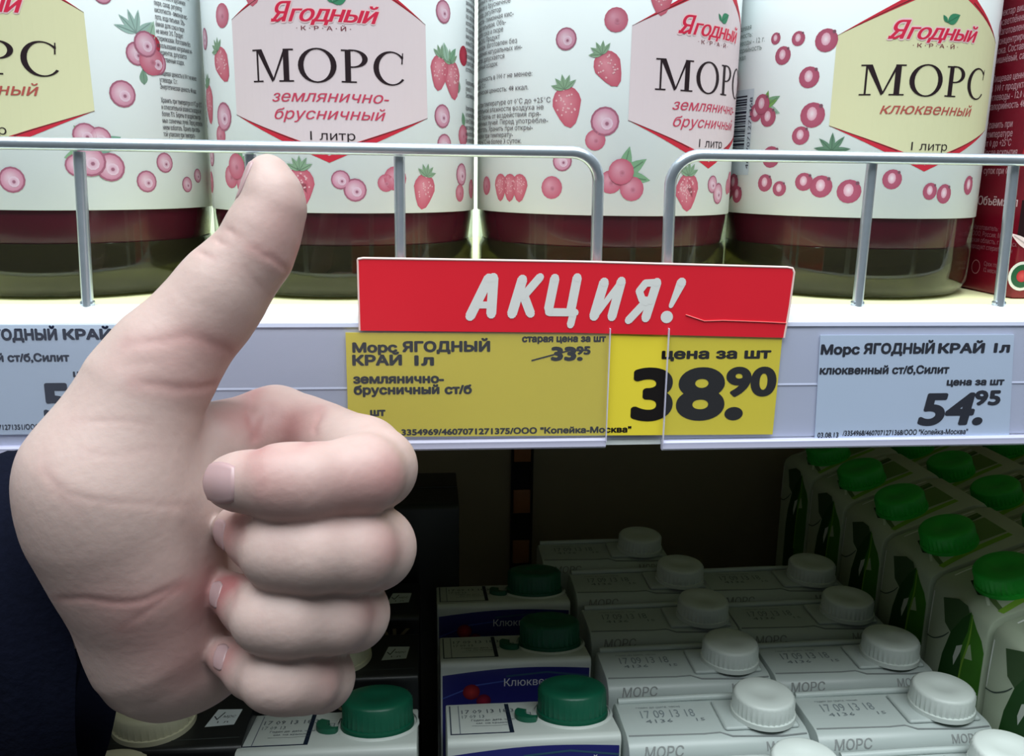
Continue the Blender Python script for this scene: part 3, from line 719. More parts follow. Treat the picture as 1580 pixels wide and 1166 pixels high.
B_FRONT = P.build('front_print', lambda u, v, w_: (u, -DB/2-0.3-w_, v))
bm = bmesh.new()      # hinge tab: a crescent beside the cap
ring_o = [(16.2+6.4*math.cos(a), 6.8*math.sin(a)) for a in np.linspace(0.75*PI, 1.62*PI, 14)]
ring_i = [(18.4+4.0*math.cos(a), 4.2*math.sin(a)) for a in np.linspace(1.60*PI, 0.78*PI, 14)]
pts = [(x-36, y-2.5) for x, y in ring_o+ring_i]
A = [bm.verts.new((x, y, 0.1)) for x, y in pts]; B = [bm.verts.new((x, y, 2.4)) for x, y in pts]
m_ = len(pts)//2
for k in range(m_-1):
    for L_ in (A, B): bm.faces.new([L_[k], L_[k+1], L_[2*m_-2-k], L_[2*m_-1-k]])
for i in range(len(pts)): bm.faces.new([A[i], A[(i+1) % len(pts)], B[(i+1) % len(pts)], B[i]])
B_TAB = mesh_bm('hinge_tab', bm, 40)
def blue_carton(x, y, label):
    root = empty('juice_carton', (x, y, FZ), label, 'carton', 'blue berry drink cartons on the lower shelf')
    link('carton_body', B_BODY, M_CARDW, root); link('front_wrap', B_WRAP, M_NAVY, root, label='navy printed front')
    link('top_print', B_TOP, M_PRINT, root); link('front_print', B_FRONT, M_PRINT, root)
    c = link('cap', CAPG, M_GREENCAP, root, loc=(19.5, 3.5, BZ(3.5)), label='dark green screw cap'); c.rotation_euler = (-0.204, 0, 0)
    link('hinge_tab', B_TAB, M_GREENCAP, c); co_ = link('cap_collar', COLLAR, M_CARDW, root, loc=(19.5, 3.5, BZ(3.5))); co_.rotation_euler = (-0.204, 0, 0)
    return root
COLLAR = mesh_bm('cap_collar', lathe([(17.2, 0.9), (17.6, 0.7), (18.2, 0.0)], 48), 60)
blue_carton(43.5, 71, 'blue-fronted white-topped drink carton with green cap, nearest of the column under the price rail')
blue_carton(41.5, 132, 'blue-fronted drink carton with green cap, middle one of the three-carton column')
blue_carton(40.5, 191, 'blue-fronted drink carton with green cap, farthest of three in its column, in shadow')
blue_carton(-43.0, 69, 'blue-fronted drink carton with green cap standing just below the little finger')

# --- pearl white cartons with white caps
HW = 165.0; WW, DW = 79.0, 36.0
bm = carton_bm(WW, DW, HW, 8.0)
W_BODY = mesh_bm('carton_body', bm, 40)
# raised ridge at the back of the top and a low moulded shoulder round the cap
bm = tube_bm([(-WW/2+1.5, DW/2-4.5, HW+0.2), (0, DW/2-4.0, HW+0.5), (WW/2-1.5, DW/2-4.5, HW+0.2)], 1.5, 10); W_RIDGE = mesh_bm('top_ridge', bm, 60)
bm = bmesh.new()
bbox(bm, 3.5, WW/2-3, -DW/2+7.0, DW/2-8, HW-0.3, HW+1.6, 1.2, 3); W_SHOULDER = mesh_bm('cap_shoulder', bm, 50)
bm = tube_bm([(-WW/2+1, -DW/2+6.8, HW-0.15), (-6, -DW/2+6.2, HW-0.3), (1, -DW/2+6.6, HW-0.2), (6, -DW/2+4.6, HW-0.8), (WW/2-12, -DW/2+3.8, HW-1.2), (WW/2-1, -DW/2+4.4, HW-0.9)], 0.4, 8)
W_SEAM = mesh_bm('front_seam', bm, 60)
P = Print()
P.text('17 09 13 18', -30, 0.5, 5.6, 24, (128, 138, 142), layer=3, res=1, bold=-0.015); P.text('4136', -29, -3.2, 2.6, 12, (112, 122, 126), layer=3, res=1, bold=-0.015)
P.text('годен до (дата, часы)', -31, 7.6, 1.3, 20, (130, 138, 142), layer=3, res=1); P.text('15', -6.5, -3.0, 2.2, 4, (118, 126, 130), layer=3, res=1)
W_TOP = P.build('top_print', lambda u, v, w_: (u, v, HW+0.05+w_))
P = Print()
P.text('МОРС', -33, 1.5, 4.2, 17, (140, 144, 144), layer=3, res=1, shear=0.2, bold=0.01)
P2 = Print(); P2.text('МОРС', 20, 2.0, 3.6, 13, (140, 144, 144), layer=3, res=1, bold=0.01)
def w_arc(u, v, w_):
    a = (v+0.5)/8.0; r = 8.1+w_
    return (u, -DW/2+8-r*math.cos(a), HW-8+r*math.sin(a))
W_FRONT = P.build('front_print', w_arc); W_FRONT2 = P2.build('front_print', w_arc)
def white_carton(x, y, label):
    root = empty('juice_carton', (x, y, FZ), label, 'carton', 'pearl white drink cartons on the lower shelf')
    link('carton_body', W_BODY, M_CARDG, root); link('top_ridge', W_RIDGE, M_CARDG, root); link('front_seam', W_SEAM, mat('grey_fold', (120, 126, 126), 0.5), root)
    sh = link('cap_shoulder', W_SHOULDER, M_CARDG, root)
    link('cap', CAPW, M_WHITECAP, sh, loc=(23.5, -1.0, HW+1.4), label='white ribbed screw cap')
    link('top_print', W_TOP, M_PRINT, root); link('front_print', W_FRONT, M_PRINT, root); link('front_print', W_FRONT2, M_PRINT, root)
    return root
names = ['nearest, cut by the bottom edge', 'second from the front', 'third from the front', 'fourth from the front', 'fifth from the front, in shadow', 'farthest back, pushed out of line']
for k in range(-1, 4):
    white_carton(121.5, 60+44*k, 'pearl white carton, white cap, left white column, ' + names[k+1])
    white_carton(203.5-(k*1.2), 59+43.5*k, 'pearl white carton, white cap, right white column, ' + names[k+1])
r_ = white_carton(108.0, 236, 'pearl white carton pushed out of line at the very back, left of its column')

# --- black cartons with cream caps, left
HK = 165.0; WK, DK_ = 72.0, 41.0
K_BODY = mesh_bm('carton_body', carton_bm(WK, DK_, HK, 3.0), 40)
P = Print()
P.poly([(18, -6), (30, -5), (31.5, 6), (21, 6.5)], (196, 204, 206), 1)
P.line([(20.5, 1.5), (22, -1), (24.5, 4.2)], 0.5, (30, 30, 40), 2); P.text('мрс', 24.2, 0.2, 2.0, 5.5, (30, 30, 40), layer=2, shear=0.3); P.text('1 л', 22.6, -3.6, 1.5, 4.5, (30, 30, 40), layer=2)
P.line([(-34, -15), (34, -14)], 0.4, (70, 76, 74), 1)
K_TOP = P.build('top_print', lambda u, v, w_: (u, v, HK+0.05+w_))
P = Print()
P.text('СОК', -3, HK-17, 10, 34, (134, 124, 98), layer=2, bold=0.012); P.text('чёрный', -20, HK-26, 4, 40, (134, 124, 98), layer=2)
P.disc(0, HK-60, 18, (70, 20, 40), (20, 8, 16), 2, 24)
K_FRONT = P.build('front_print', lambda u, v, w_: (u, -DK_/2-0.08-w_, v))
def black_carton(x, y, label, h=1.0):
    root = empty('juice_carton', (x, y, FZ), label, 'carton', 'black drink cartons on the lower shelf')
    root.scale = (1, 1, h)
    link('carton_body', K_BODY, M_CARDK, root); link('top_print', K_TOP, M_PRINT, root); link('front_print', K_FRONT, M_PRINT, root)
    link('cap', CAPC, M_CREAMCAP, root, loc=(-4, -1, HK), label='cream screw cap')
    return root
black_carton(-114, 74, 'black drink carton with cream cap partly hidden below the palm')
black_carton(-117, 27, 'black drink carton with cream cap cut by the bottom edge below the sleeve')
black_carton(-116, 124, 'black drink carton in the far left column, hidden behind the fist')
black_carton(-42.0, 122, 'black drink carton with cream cap peeping out beside the ring finger')
black_carton(-42.0, 180, 'taller black carton behind the fist, edge showing beside the index finger', 1.0)
tk = empty('tall_carton', (-16, 240, FZ), 'tall black carton standing at the back wall right of the knuckles', 'carton')
bm = carton_bm(66, 60, 208, 4.0); link('carton_body', mesh_bm('carton_body', bm, 40), M_CARDK, tk)
bm = tube_bm([(-32, 0, 208), (32, 0, 208)], 1.2, 8); link('top_ridge', mesh_bm('top_ridge', bm, 60), M_CARDK, tk)

# --- green and white cartons with sloping tops, right
GW, GD, GH0, GH1 = 60.0, 44.5, 205.0, 222.0
def green_bm():
    bm = bmesh.new()
    prof = [(-GW/2, 0), (GW/2, 0), (GW/2, GH1-3), (GW/2-3, GH1), (GW/2-10, GH1), (-GW/2+5, GH0+1.5), (-GW/2+1.2, GH0-1.5), (-GW/2, GH0-5)]
    A = [bm.verts.new((x, -GD/2, z)) for x, z in prof]; B = [bm.verts.new((x, GD/2, z)) for x, z in prof]; n = len(prof)
    bm.faces.new(A); bm.faces.new(B)
    for i in range(n): bm.faces.new([A[i], A[(i+1) % n], B[(i+1) % n], B[i]])
    bmesh.ops.bevel(bm, geom=[e for e in bm.edges if abs(e.verts[0].co.y-e.verts[1].co.y) < 1e-4], offset=1.2, segments=2, affect='EDGES', profile=0.5)
    return bm
G_BODY = mesh_bm('carton_body', green_bm(), 40)
def curve(P, pts, w, col, layer):
    # smooth ribbon through points
    pts = np.array(pts, float); out = []
    for i in range(len(pts)-1):
        p0, p1, p2, p3 = pts[max(i-1, 0)], pts[i], pts[i+1], pts[min(i+2, len(pts)-1)]
        for t in np.linspace(0, 1, 5, endpoint=False):
            out.append(0.5*((2*p1)+(-p0+p2)*t+(2*p0-5*p1+4*p2-p3)*t*t+(-p0+3*p1-3*p2+p3)*t**3))
    out.append(pts[-1]); P.line(out, list(np.interp(np.linspace(0, 1, len(out)), np.linspace(0, 1, len(w)), w)), col, layer)
DGR, MGR, LGR, WHG = (34, 76, 30), (66, 128, 34), (128, 176, 60), (206, 212, 204)
P = Print()     # left side (faces the camera side): u runs towards the front (-y), v height
def gp(x, y): u = (x-405)/6.6; return (min(u, 21.6), GH0-3+min(2.0, -(y-(330+(x-290)*0.74))/10.4))
P.poly([gp(*q) for q in [(322, 385), (400, 372), (446, 412), (462, 470), (420, 530), (380, 572), (345, 520)]], (62, 88, 54), 1)
P.poly([gp(*q) for q in [(466, 455), (500, 540), (530, 600), (547, 660), (552, 900), (560, 1500), (380, 1500), (345, 1100), (342, 800), (352, 690), (382, 565), (430, 490)]], MGR, 2)
P.poly([gp(*q) for q in [(466, 458), (462, 560), (440, 640), (452, 800), (450, 1000), (470, 1500), (380, 1500), (345, 1100), (342, 800), (352, 690), (382, 565), (430, 490)]], DGR, 3)
P.poly([gp(*q) for q in [(418, 640), (446, 630), (440, 670), (415, 745), (408, 700)]], WHG, 4); P.poly([gp(*q) for q in [(468, 640), (482, 622), (500, 705), (462, 700)]], (176, 196, 160), 4)
curve(P, [gp(*q) for q in [(476, 470), (474, 600), (452, 760), (448, 1000)]], [0.5, 1.2, 1.2, 1.0], LGR, 5)
curve(P, [gp(*q) for q in [(262, 598), (300, 612), (345, 596), (372, 572)]], [0.5, 0.6, 0.6, 0.4], (70, 84, 78), 3)
curve(P, [gp(*q) for q in [(272, 350), (268, 470), (266, 590)]], [0.7, 0.7, 0.5], (236, 240, 236), 3)
G_SIDE = P.build('side_print', lambda u, v, w_: (-GW/2-0.06-w_, -u, v))
P = Print()     # sloping top: u along slope from the low left edge, v towards the back
curve(P, [(3, -20), (6, -6), (14, 4), (26, 12), (44, 15)], [2.0, 2.6, 2.4, 2.0, 1.6], (96, 120, 74), 1)
curve(P, [(2, -19), (18, -15), (44, -12)], [3.2, 4.0, 3.2], LGR, 1)
curve(P, [(3, 18), (14, 19), (44, 19)], [0.8, 0.9, 0.8], (236, 240, 236), 2)
P.poly([(2, -2), (7, -9), (13, -4), (12, 8), (6, 10)], (44, 66, 36), 2); P.poly([(12, -10), (44, -9), (44, 10), (30, 10), (14, 3)], (112, 142, 84), 1)
P.poly([(16, 14), (44, 16.5), (44, 12), (28, 9)], (70, 100, 52), 1); curve(P, [(1, -12), (6, -2), (12, 8), (22, 14)], [1.2, 1.4, 1.2, 0.8], (220, 226, 214), 3)
sl = math.atan2(GH1-GH0-1.5, GW-15); cs_, sn_ = math.cos(sl), math.sin(sl)
G_TOP = P.build('top_print', lambda u, v, w_: (-GW/2+5+u*cs_-(0.06+w_)*sn_, v, GH0+1.5+u*sn_+(0.06+w_)*cs_))
P = Print(); P.rect(-26, 20, 26, 180, (70, 130, 50), 1); P.text('сок', -18, 150, 14, 36, (230, 236, 226), layer=2, bold=0.02)
P.disc(0, 90, 20, (150, 200, 90), (60, 140, 50), 2, 24); P.leaf(4, 108, 20, 9, 0.7, (40, 110, 40), 3)
G_FRONT = P.build('front_print', lambda u, v, w_: (u, -GD/2-0.06-w_, v))
def green_carton(x, y, label):
    root = empty('juice_carton', (x, y, FZ), label, 'carton', 'green and white drink cartons with sloping tops')
    link('carton_body', G_BODY, M_CARDGR, root); link('side_print', G_SIDE, M_PRINT, root); link('top_print', G_TOP, M_PRINT, root); link('front_print', G_FRONT, M_PRINT, root)
    c = link('cap', CAPL, M_LEAFCAP, root, loc=(-8.5, -1, GH0+1.2+16.5*math.tan(sl)), label='bright green screw cap'); c.rotation_euler = (0, -sl, 0)
    return root
gn = ['nearest, cut by the right edge', 'second from the front', 'third from the front', 'fourth from the front', 'fifth from the front', 'farthest back in the dark']
for k in range(-1, 5): green_carton(277.5, 84.5+47.5*k, 'green and white carton, column beside the white cartons, ' + gn[k+1])
for k in range(1, 5): green_carton(343.0, 96+47.5*k, 'green and white carton, second green column, ' + ['nearest in view', 'second in view', 'third in view', 'farthest back'][k-1])
for k in range(3, 5): green_carton(409.0, 92+47.5*k, 'green and white carton, outermost green column, ' + ['nearer one', 'back one'][k-3])

# ------------------------------------------------------------------ the hand
def surface_nets(F, org, h):
    nx, ny, nz = F.shape; neg = F < 0
    cells = np.zeros((nx-1, ny-1, nz-1), bool); cnt = np.zeros(cells.shape, np.int8)
    for i in (0, 1):
        for j in (0, 1):
            for k in (0, 1): cnt += neg[i:nx-1+i, j:ny-1+j, k:nz-1+k]
    cells = (cnt > 0) & (cnt < 8); idx = -np.ones(cells.shape, np.int32); I = np.argwhere(cells); idx[cells] = np.arange(len(I))
    acc = np.zeros((len(I), 3)); num = np.zeros(len(I))
    cor = [(i, j, k) for i in (0, 1) for j in (0, 1) for k in (0, 1)]
    V = {c: F[I[:, 0]+c[0], I[:, 1]+c[1], I[:, 2]+c[2]] for c in cor}
    for a in cor:
        for ax in range(3):
            if a[ax]: continue
            b = list(a); b[ax] = 1; b = tuple(b); va, vb = V[a], V[b]; m = (va < 0) != (vb < 0)
            t = np.where(m, va/np.where(m, va-vb, 1), 0); p = np.array(a, float)[None]+np.zeros((len(I), 3)); p[:, ax] += t
            acc[m] += p[m]; num[m] += 1
    P = (I+acc/num[:, None])*h+org
    faces = []
    for ax in range(3):
        sl0 = [slice(None)]*3; sl1 = [slice(None)]*3; sl0[ax] = slice(0, -1); sl1[ax] = slice(1, None)
        n0, n1 = neg[tuple(sl0)], neg[tuple(sl1)]; E_ = np.argwhere(n0 != n1); b, c = (ax+1) % 3, (ax+2) % 3
        ok = (E_[:, b] > 0) & (E_[:, c] > 0) & (E_[:, b] < F.shape[b]-1) & (E_[:, c] < F.shape[c]-1); E_ = E_[ok]
        fl = n0[E_[:, 0], E_[:, 1], E_[:, 2]]
        q = []
        for db, dc in ((1, 1), (0, 1), (0, 0), (1, 0)):
            e = E_.copy(); e[:, b] -= db; e[:, c] -= dc; q.append(idx[e[:, 0], e[:, 1], e[:, 2]])
        q = np.stack(q, 1); q[~fl] = q[~fl][:, ::-1]; faces.append(q)
    return P, np.concatenate(faces)
HG = 0.7
# joints: pixel, pixel, distance from the lens in mm, radius in pixels
def J(px, py, z, rpx): return (pt(px, py, z), rpx*z/FOC)
chains = [   # (joints, blend inside the chain in mm, blend to the rest, flatten)
    ([J(165,735,216,138), J(222,604,217,104), J(262,545,218,98)], 10, 9),           # thenar mound
    ([J(165,735,216,138), J(178,800,219,139), J(222,885,226,135)], 12, 10),
    ([J(222,885,226,135), J(254,985,235,119), J(272,1012,237,98)], 12, 10),           # heel of the palm
    ([J(254,985,235,112), J(316,1006,239,88)], 10, 10),
    ([J(240,1040,238,74), J(205,1052,239,56)], 8, 10),
    ([J(275,760,232,108), J(298,880,242,95)], 10, 10),                               # hollow of the palm
    ([J(262,545,218,94), J(320,480,219,80), J(352,436,219,74)], 8, 5),                # thumb metacarpal head
    ([J(352,436,219,74), J(392,390,219,67), J(408,352,219,61)], 4, 5),
    ([J(408,352,219,61), J(421,322,219,52), J(419,296,219,45), J(413,268,219,36)], 4, 3),   # thumb tip
    ([J(330,690,236,80), J(425,655,250,62), J(500,672,243,58)], 6, 4),                # index, first phalanx
]
fingers = [
    [J(470,665,248,60), J(560,706,232,66), J(580,722,224,65), J(560,732,212,64), J(470,744,204,63), J(430,744,203,61), J(376,743,205,49), J(356,743,207,46)],
    [J(480,850,252,60), J(560,848,236,62), J(576,845,225,67), J(545,847,213,67), J(480,850,207,67), J(434,848,207,65), J(400,832,214,50), J(364,815,220,40)],
    [J(450,950,252,56), J(520,948,238,56), J(542,946,228,60), J(510,949,216,61), J(450,953,210,62), J(415,950,210,60), J(388,935,217,48), J(350,914,223,38)],
    [J(420,1040,252,48), J(475,1045,240,50), J(494,1045,230,54), J(470,1047,219,54), J(440,1048,214,54), J(420,1046,213,51), J(390,1036,219,43), J(350,1012,224,35)],
]
for fch, kk in zip(fingers, (3.0, 3.0, 3.0, 3.0)): chains.append((fch, kk, 1.2))
chains.append(([J(360,780,255,90), J(480,900,262,70), J(400,1000,252,80)], 8, 6))      # back of the hand
lo = np.array([1e9]*3); hi = -lo
for js, _, _ in chains:
    for p, r in js: lo = np.minimum(lo, p-r-4); hi = np.maximum(hi, p+r+4)
wrist = [J(225,885,232,92), J(130,930,250,74), J(40,975,264,68)]
chains.insert(2, (wrist, 10, 10))
lo = np.minimum(lo, wrist[2][0]-20); hi = np.maximum(hi, wrist[2][0]+20)
dims = np.ceil((hi-lo)/HG).astype(int)+1
AX = [(lo[i]+HG*np.arange(dims[i])).astype(np.float32) for i in range(3)]
F = np.full(tuple(dims), 30.0, np.float32)
def smin(a, b, k):
    h = np.clip(0.5+0.5*(b-a)/k, 0, 1); return b*(1-h)+a*h-k*h*(1-h)
def capsule(a, b, ra, rb, sl):
    X = AX[0][sl[0]][:, None, None]; Y = AX[1][sl[1]][None, :, None]; Z = AX[2][sl[2]][None, None, :]
    d = b-a; L2 = float(d@d)+1e-9
    t = np.clip(((X-a[0])*d[0]+(Y-a[1])*d[1]+(Z-a[2])*d[2])/L2, 0, 1).astype(np.float32)
    t = t
    return np.sqrt((X-a[0]-t*d[0])**2+(Y-a[1]-t*d[1])**2+(Z-a[2]-t*d[2])**2)-(ra+t*(rb-ra))
for js, kin, kout in chains:
    ps = np.array([j[0] for j in js]); rs = np.array([j[1] for j in js]); mg = 11
    a0 = np.maximum(0, np.floor(((ps-rs[:, None]-mg).min(0)-lo)/HG).astype(int)); a1 = np.minimum(dims, np.ceil(((ps+rs[:, None]+mg).max(0)-lo)/HG).astype(int))
    sl = tuple(slice(a0[i], a1[i]) for i in range(3)); G = None
    for (p, r), (q, s) in zip(js[:-1], js[1:]):
        c = capsule(p, q, r, s, sl); G = c if G is None else smin(G, c, kin)
    G = G+(0.25*kin+(0.16*kout if kout > 4 else 0.0)); F[sl] = smin(F[sl], G, kout)
F[:2] = 5; F[:, :2] = 5; F[:, :, :2] = 5; F[-2:] = 5; F[:, -2:] = 5; F[:, :, -2:] = 5
V, Fc = surface_nets(F, lo, HG); del F
# vertex normals
def vnormals(V, Fc):
    a, b, c, d = (V[Fc[:, i]] for i in range(4)); n = np.cross(c-a, d-b); N = np.zeros_like(V)
    for i in range(4):
        for ax in range(3): N[:, ax] += np.bincount(Fc[:, i], n[:, ax], len(V))
    return N/(np.linalg.norm(N, axis=1)[:, None]+1e-9)
def relax(V, Fc, it):
    E_ = np.concatenate([Fc[:, [0, 1]], Fc[:, [1, 2]], Fc[:, [2, 3]], Fc[:, [3, 0]]]); E_ = np.concatenate([E_, E_[:, ::-1]])
    cnt = np.bincount(E_[:, 0], minlength=len(V))[:, None]
    for k in range(it):
        A_ = np.stack([np.bincount(E_[:, 0], V[E_[:, 1], ax], len(V)) for ax in range(3)], 1)/np.maximum(cnt, 1)
        V = V+(A_-V)*(0.55 if k % 2 == 0 else 0.35)
    return V
V = relax(V, Fc, 6); N_ = vnormals(V, Fc)
D_ = V-CAM; zz = D_@Fw; px = CX+FOC*(D_@Rt)/zz; py = CY-FOC*(D_@Up)/zz
facing = np.clip(-(N_*D_/np.linalg.norm(D_, axis=1)[:, None]).sum(1)+0.25, 0, 1)
def snap(pl):      # lay a crease on the visible skin: the nearest skin point under each of its points
    out = []; q = np.array(pl, float); fine = []
    for i in range(len(q)-1):
        p0, p1, p2, p3 = q[max(i-1, 0)], q[i], q[i+1], q[min(i+2, len(q)-1)]
        for t in np.linspace(0, 1, 6, endpoint=False): fine.append(0.5*((2*p1)+(-p0+p2)*t+(2*p0-5*p1+4*p2-p3)*t*t+(-p0+3*p1-3*p2+p3)*t**3))
    fine.append(q[-1])
    for (x, y) in fine:
        d = np.hypot(px-x, py-y)+np.where(facing > 0.2, 0, 60); c = np.argsort(d)[:12]; out.append(V[c[np.argmin(zz[c])]])
    for _ in range(2): out = [out[0]]+[(out[i-1]+out[i]*2+out[i+1])/4 for i in range(1, len(out)-1)]+out[-1:] if len(out) > 2 else out
    return out
def dist_poly(P3):
    dm = np.full(len(V), 1e9)
    for a, b in zip(P3[:-1], P3[1:]):
        d = b-a; t = np.clip(((V-a)@d)/(d@d+1e-9), 0, 1); dm = np.minimum(dm, np.linalg.norm(V-a-t[:, None]*d, axis=1))
    return dm
creases = [   # polyline in the picture, depth mm, half width mm, redness
    ([(395,385),(415,396),(440,412),(452,432)], 0.55, 0.9, .35), ([(365,412),(385,420),(400,440),(430,470)], 0.15, 0.8, .12),
    ([(195,525),(260,520),(310,525),(350,540),(372,552)], 0.4, 1.3, .35), ([(215,590),(250,598),(300,600),(350,592)], 0.5, 1.2, .35), ([(170,560),(220,556),(280,560)], 0.2, 1.2, .15),
    ([(110,645),(170,645),(235,655)], 0.22, 0.8, .1), ([(60,720),(110,760),(160,775),(230,782),(300,780)], 0.25, 0.9, .12),
    ([(85,925),(130,928),(190,935),(235,925),(285,900)], 0.55, 1.0, .3), ([(190,975),(240,940),(290,905)], 0.3, 1.0, .2),
    ([(130,690),(180,700),(250,690)], 0.15, 1.0, .08), ([(60,700),(80,760),(120,800)], 0.18, 1.0, .08),
    ([(344,348),(352,354),(366,360)], 0.8, 0.7, .2), ([(326,364),(334,370),(350,376)], 0.8, 0.7, .2), ([(302,384),(312,390),(328,396)], 0.7, 0.7, .2),
    ([(412,262),(408,285),(410,300)], 0.15, 0.8, .0), ([(396,600),(386,630),(394,660),(402,690)], 0.9, 1.2, .35), ([(495,625),(488,645),(474,680)], 0.6, 1.0, .3), ([(420,620),(408,650),(400,680)], 0.5, 1.0, .2),
    ([(462,690),(470,682),(490,678)], 0.5, 1.2, .25), ([(400,725),(404,745),(398,768)], 0.25, 0.8, .15),
    ([(360,790),(372,800),(372,830)], 0.3, 0.8, .3), ([(352,890),(362,905),(360,930)], 0.3, 0.8, .3),
    ([(415,820),(420,845),(416,870)], 0.15, 0.6, .05), ([(432,815),(436,845),(432,880)], 0.15, 0.6, .05), ([(400,925),(404,950),(400,975)], 0.15, 0.6, .05),
]
red = np.zeros(len(V)); disp = np.zeros(len(V))
for pl, dp, hw, rd in creases:
    P3 = snap(pl); d = dist_poly(P3); de = np.minimum(np.linalg.norm(V-P3[0], axis=1), np.linalg.norm(V-P3[-1], axis=1)); g = np.exp(-(d/hw)**2)*np.clip(0.15+de/5.0, 0, 1)
    disp -= dp*g*0.45; red += 0.8*rd*np.exp(-(d/(hw*2.2))**2)
bumps = [((612,735), 7, .55), ((610,850), 7, .45), ((575,945), 6, .45), ((520,1045), 6, .35), ((445,655), 8, .7), ((540,760), 9, .4), ((430,770), 8, .35), ((400,700), 7, .35),
         ((350,820), 6, .7), ((345,900), 6, .8), ((345,1010), 5, .6), ((330,560), 12, .3), ((370,590), 8, .4), ((250,1000), 12, .3), ((180,940), 12, .25), ((320,930), 8, .5), ((300,1040), 8, .35), ((360,640), 6, .5), ((455,340), 9, .25), ((440,385), 8, .2)]
for (x, y), r, a in bumps:
    c = snap([(x, y)])[0]; red += a*np.exp(-(np.linalg.norm(V-c, axis=1)/r)**2)
V2 = V+N_*disp[:, None]
red = np.clip(red, 0, 1)[:, None]
c0 = np.array(lin((184, 160, 154))); c1 = np.array(lin((164, 106, 106)))
colr = c0*(1-red)+c1*red
rs_ = np.random.RandomState(3); w3 = rs_.normal(size=(6, 3))*0.06; ph = rs_.rand(6)*6
mot = sum(np.sin(V@w3[i]*2.2+ph[i]) for i in range(6))/6; colr = colr*(1+0.05*mot[:, None])
def np_mesh(name, V, Fc):
    me = bpy.data.meshes.new(name); me.vertices.add(len(V)); me.vertices.foreach_set('co', (V*S).astype(np.float32).ravel())
    me.loops.add(Fc.size); me.loops.foreach_set('vertex_index', Fc.astype(np.int32).ravel())
    me.polygons.add(len(Fc)); me.polygons.foreach_set('loop_start', np.arange(0, Fc.size, 4, dtype=np.int32)); me.polygons.foreach_set('loop_total', np.full(len(Fc), 4, np.int32))
    me.update(calc_edges=True); me.validate(); return me
person = empty('person', (pt(60, 1000, 235)), "left hand giving a thumbs-up before the price rail, fist closed, dark navy sleeve", 'person')
hm = np_mesh('hand', V2, Fc); ca = hm.color_attributes.new('Skin', 'FLOAT_COLOR', 'POINT')
ca.data.foreach_set('color', np.concatenate([colr, np.ones((len(V), 1))], 1).astype(np.float32).ravel())
M_SKIN = mat('skin', (206, 178, 166), 0.5, noise=0.05, nscale=350, bump=0.22, sss=0.12, attr='Skin', spec=0.35)
hand = link('hand', hm, M_SKIN, None, smooth=True); at0(hand, person)
# nails: thin curved plates laid on the skin of the fingertips
from mathutils.bvhtree import BVHTree
bvh = BVHTree.FromPolygons([tuple(v) for v in V2.tolist()], [tuple(f) for f in Fc.tolist()])
def nail(center, tip, normal, L, W_w, name='fingernail', lift=0.35, label=None):
    """center: a point above the nail's middle, tip: direction of its free edge, normal: outward"""
    n = normal/np.linalg.norm(normal); t = tip-n*(tip@n); t /= np.linalg.norm(t); s_ = np.cross(n, t)
    nu, nv = 16, 18; bm = bmesh.new(); H = {}
    for i in range(nu+1):
        for j in range(nv+1):
            a = -1+2*i/nu; b = -1+2*j/nv
            x = a*(1-0.36*b*b*(1 if b < 0 else .8))**0.5*W_w/2; y = b*(1-0.30*a*a)**0.5*L/2
            o = center+n*14+s_*x+t*y; hit = bvh.ray_cast(Vector(o), Vector(-n), 26)
            H[i, j] = (o, None if hit[0] is None else (np.array(hit[0])-o)@(-n), max(abs(a), abs(b)))
    ds = [h[1] for h in H.values() if h[1] is not None]; med = float(np.median(ds))
    g = {}
    for k, (o, d, e) in H.items():
        d = med+2 if d is None else min(max(d, med-1.5), med+3.0)
        g[k] = [o, d, e]
    for _ in range(6):       # even the plate out
        for (i, j) in list(g):
            nb = [g[q][1] for q in ((i-1, j), (i+1, j), (i, j-1), (i, j+1)) if q in g]; g[i, j][1] = 0.5*g[i, j][1]+0.5*sum(nb)/len(nb)
    vs = {k: bm.verts.new(o-n*(d-lift+(0.5 if e > 0.99 else 0))) for k, (o, d, e) in g.items()}
    for i in range(nu):
        for j in range(nv): bm.faces.new([vs[i, j], vs[i+1, j], vs[i+1, j+1], vs[i, j+1]])
    me = mesh_bm(name, bm, 80)
    o = link(name, me, mat('fingernail', (174, 142, 144), 0.42, coat=0.08, sss=0.1), None, label=label); at0(o, person)
    md = o.modifiers.new('thick', 'SOLIDIFY'); md.thickness = 0.0003; md.offset = 0
nail(pt(349, 744, 203), -Rt+Fw*.1, -Fw*0.94-Rt*0.30+Up*.05, 11.0, 9.4, lift=0.22)
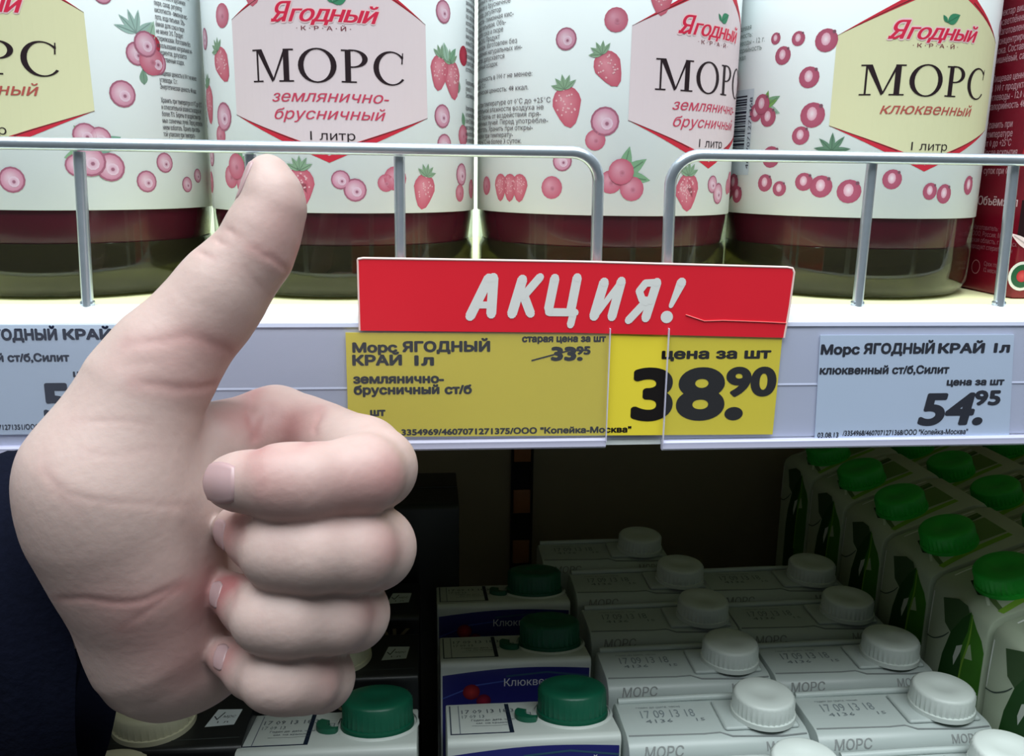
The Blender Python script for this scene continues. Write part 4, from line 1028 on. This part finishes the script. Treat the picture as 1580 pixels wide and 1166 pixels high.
nail(pt(352, 822, 217), -Rt+Fw*.3, -Fw*0.88-Rt*0.45-Up*.1, 6.0, 7.5, lift=0.15)
nail(pt(341, 915, 219), -Rt+Fw*.5, -Fw*0.95-Rt*0.25, 4.4, 6.0, lift=0.12)
nail(pt(341, 1014, 219), -Rt+Fw*.5, -Fw*0.95-Rt*0.25, 4.2, 5.6, lift=0.12)
nail(pt(386, 284, 219), Up+Rt*0.08, -Rt*0.93-Fw*0.30+Up*0.12, 11.0, 10.5, 'thumbnail', 0.2)

# sleeve: navy jacket cuff and forearm
def sleeve():
    c0_ = pt(190, 925, 256); c1_ = pt(-620, 1110, 254); ax = (c1_-c0_); Ls = np.linalg.norm(ax); ax /= Ls
    upv = Up-ax*(Up@ax); upv /= np.linalg.norm(upv); fr = np.cross(ax, upv)
    bm = bmesh.new(); rings = []; n = 72; ns = 60
    rnd = random.Random(5)
    for k in range(-6, ns+1):
        t = max(k, 0)/ns; ring_ = []
        for i in range(n):
            a = 2*PI*i/n
            R1 = 47+7*t; R2 = 34+12*t
            f = 1+0.022*math.sin(22*t*PI+2*math.sin(a*2))*(1 if t > 0.05 else 0)+0.012*math.sin(5*a+9*t)
            if k < 0: f *= 0.96-0.01*abs(k)
            off = -k*2.2 if k < 0 else 0
            p = c0_+ax*(Ls*t+off+(0.8 if k == 0 else 0))+upv*(R1*f*math.cos(a))+fr*(R2*f*math.sin(a))
            p = p+ax*(15*max(0.0, -math.cos(a)-0.15)+7*(1+math.sin(a))-2)      # the cuff is cut slantwise
            ring_.append(bm.verts.new(p))
        rings.append(ring_)
    rings = rings[:]
    for a, b in zip(rings[:-1], rings[1:]):
        for i in range(n): bm.faces.new([a[i], a[(i+1) % n], b[(i+1) % n], b[i]])
    return bm
M_CLOTH = mat('navy_cloth', (9, 12, 26), 0.95, spec=0.08, noise=0.25, nscale=500, bump=0.6)
sv = link('sleeve', mesh_bm('sleeve', sleeve(), 60), M_CLOTH, None, label='dark navy jacket sleeve'); at0(sv, person)
cf = None
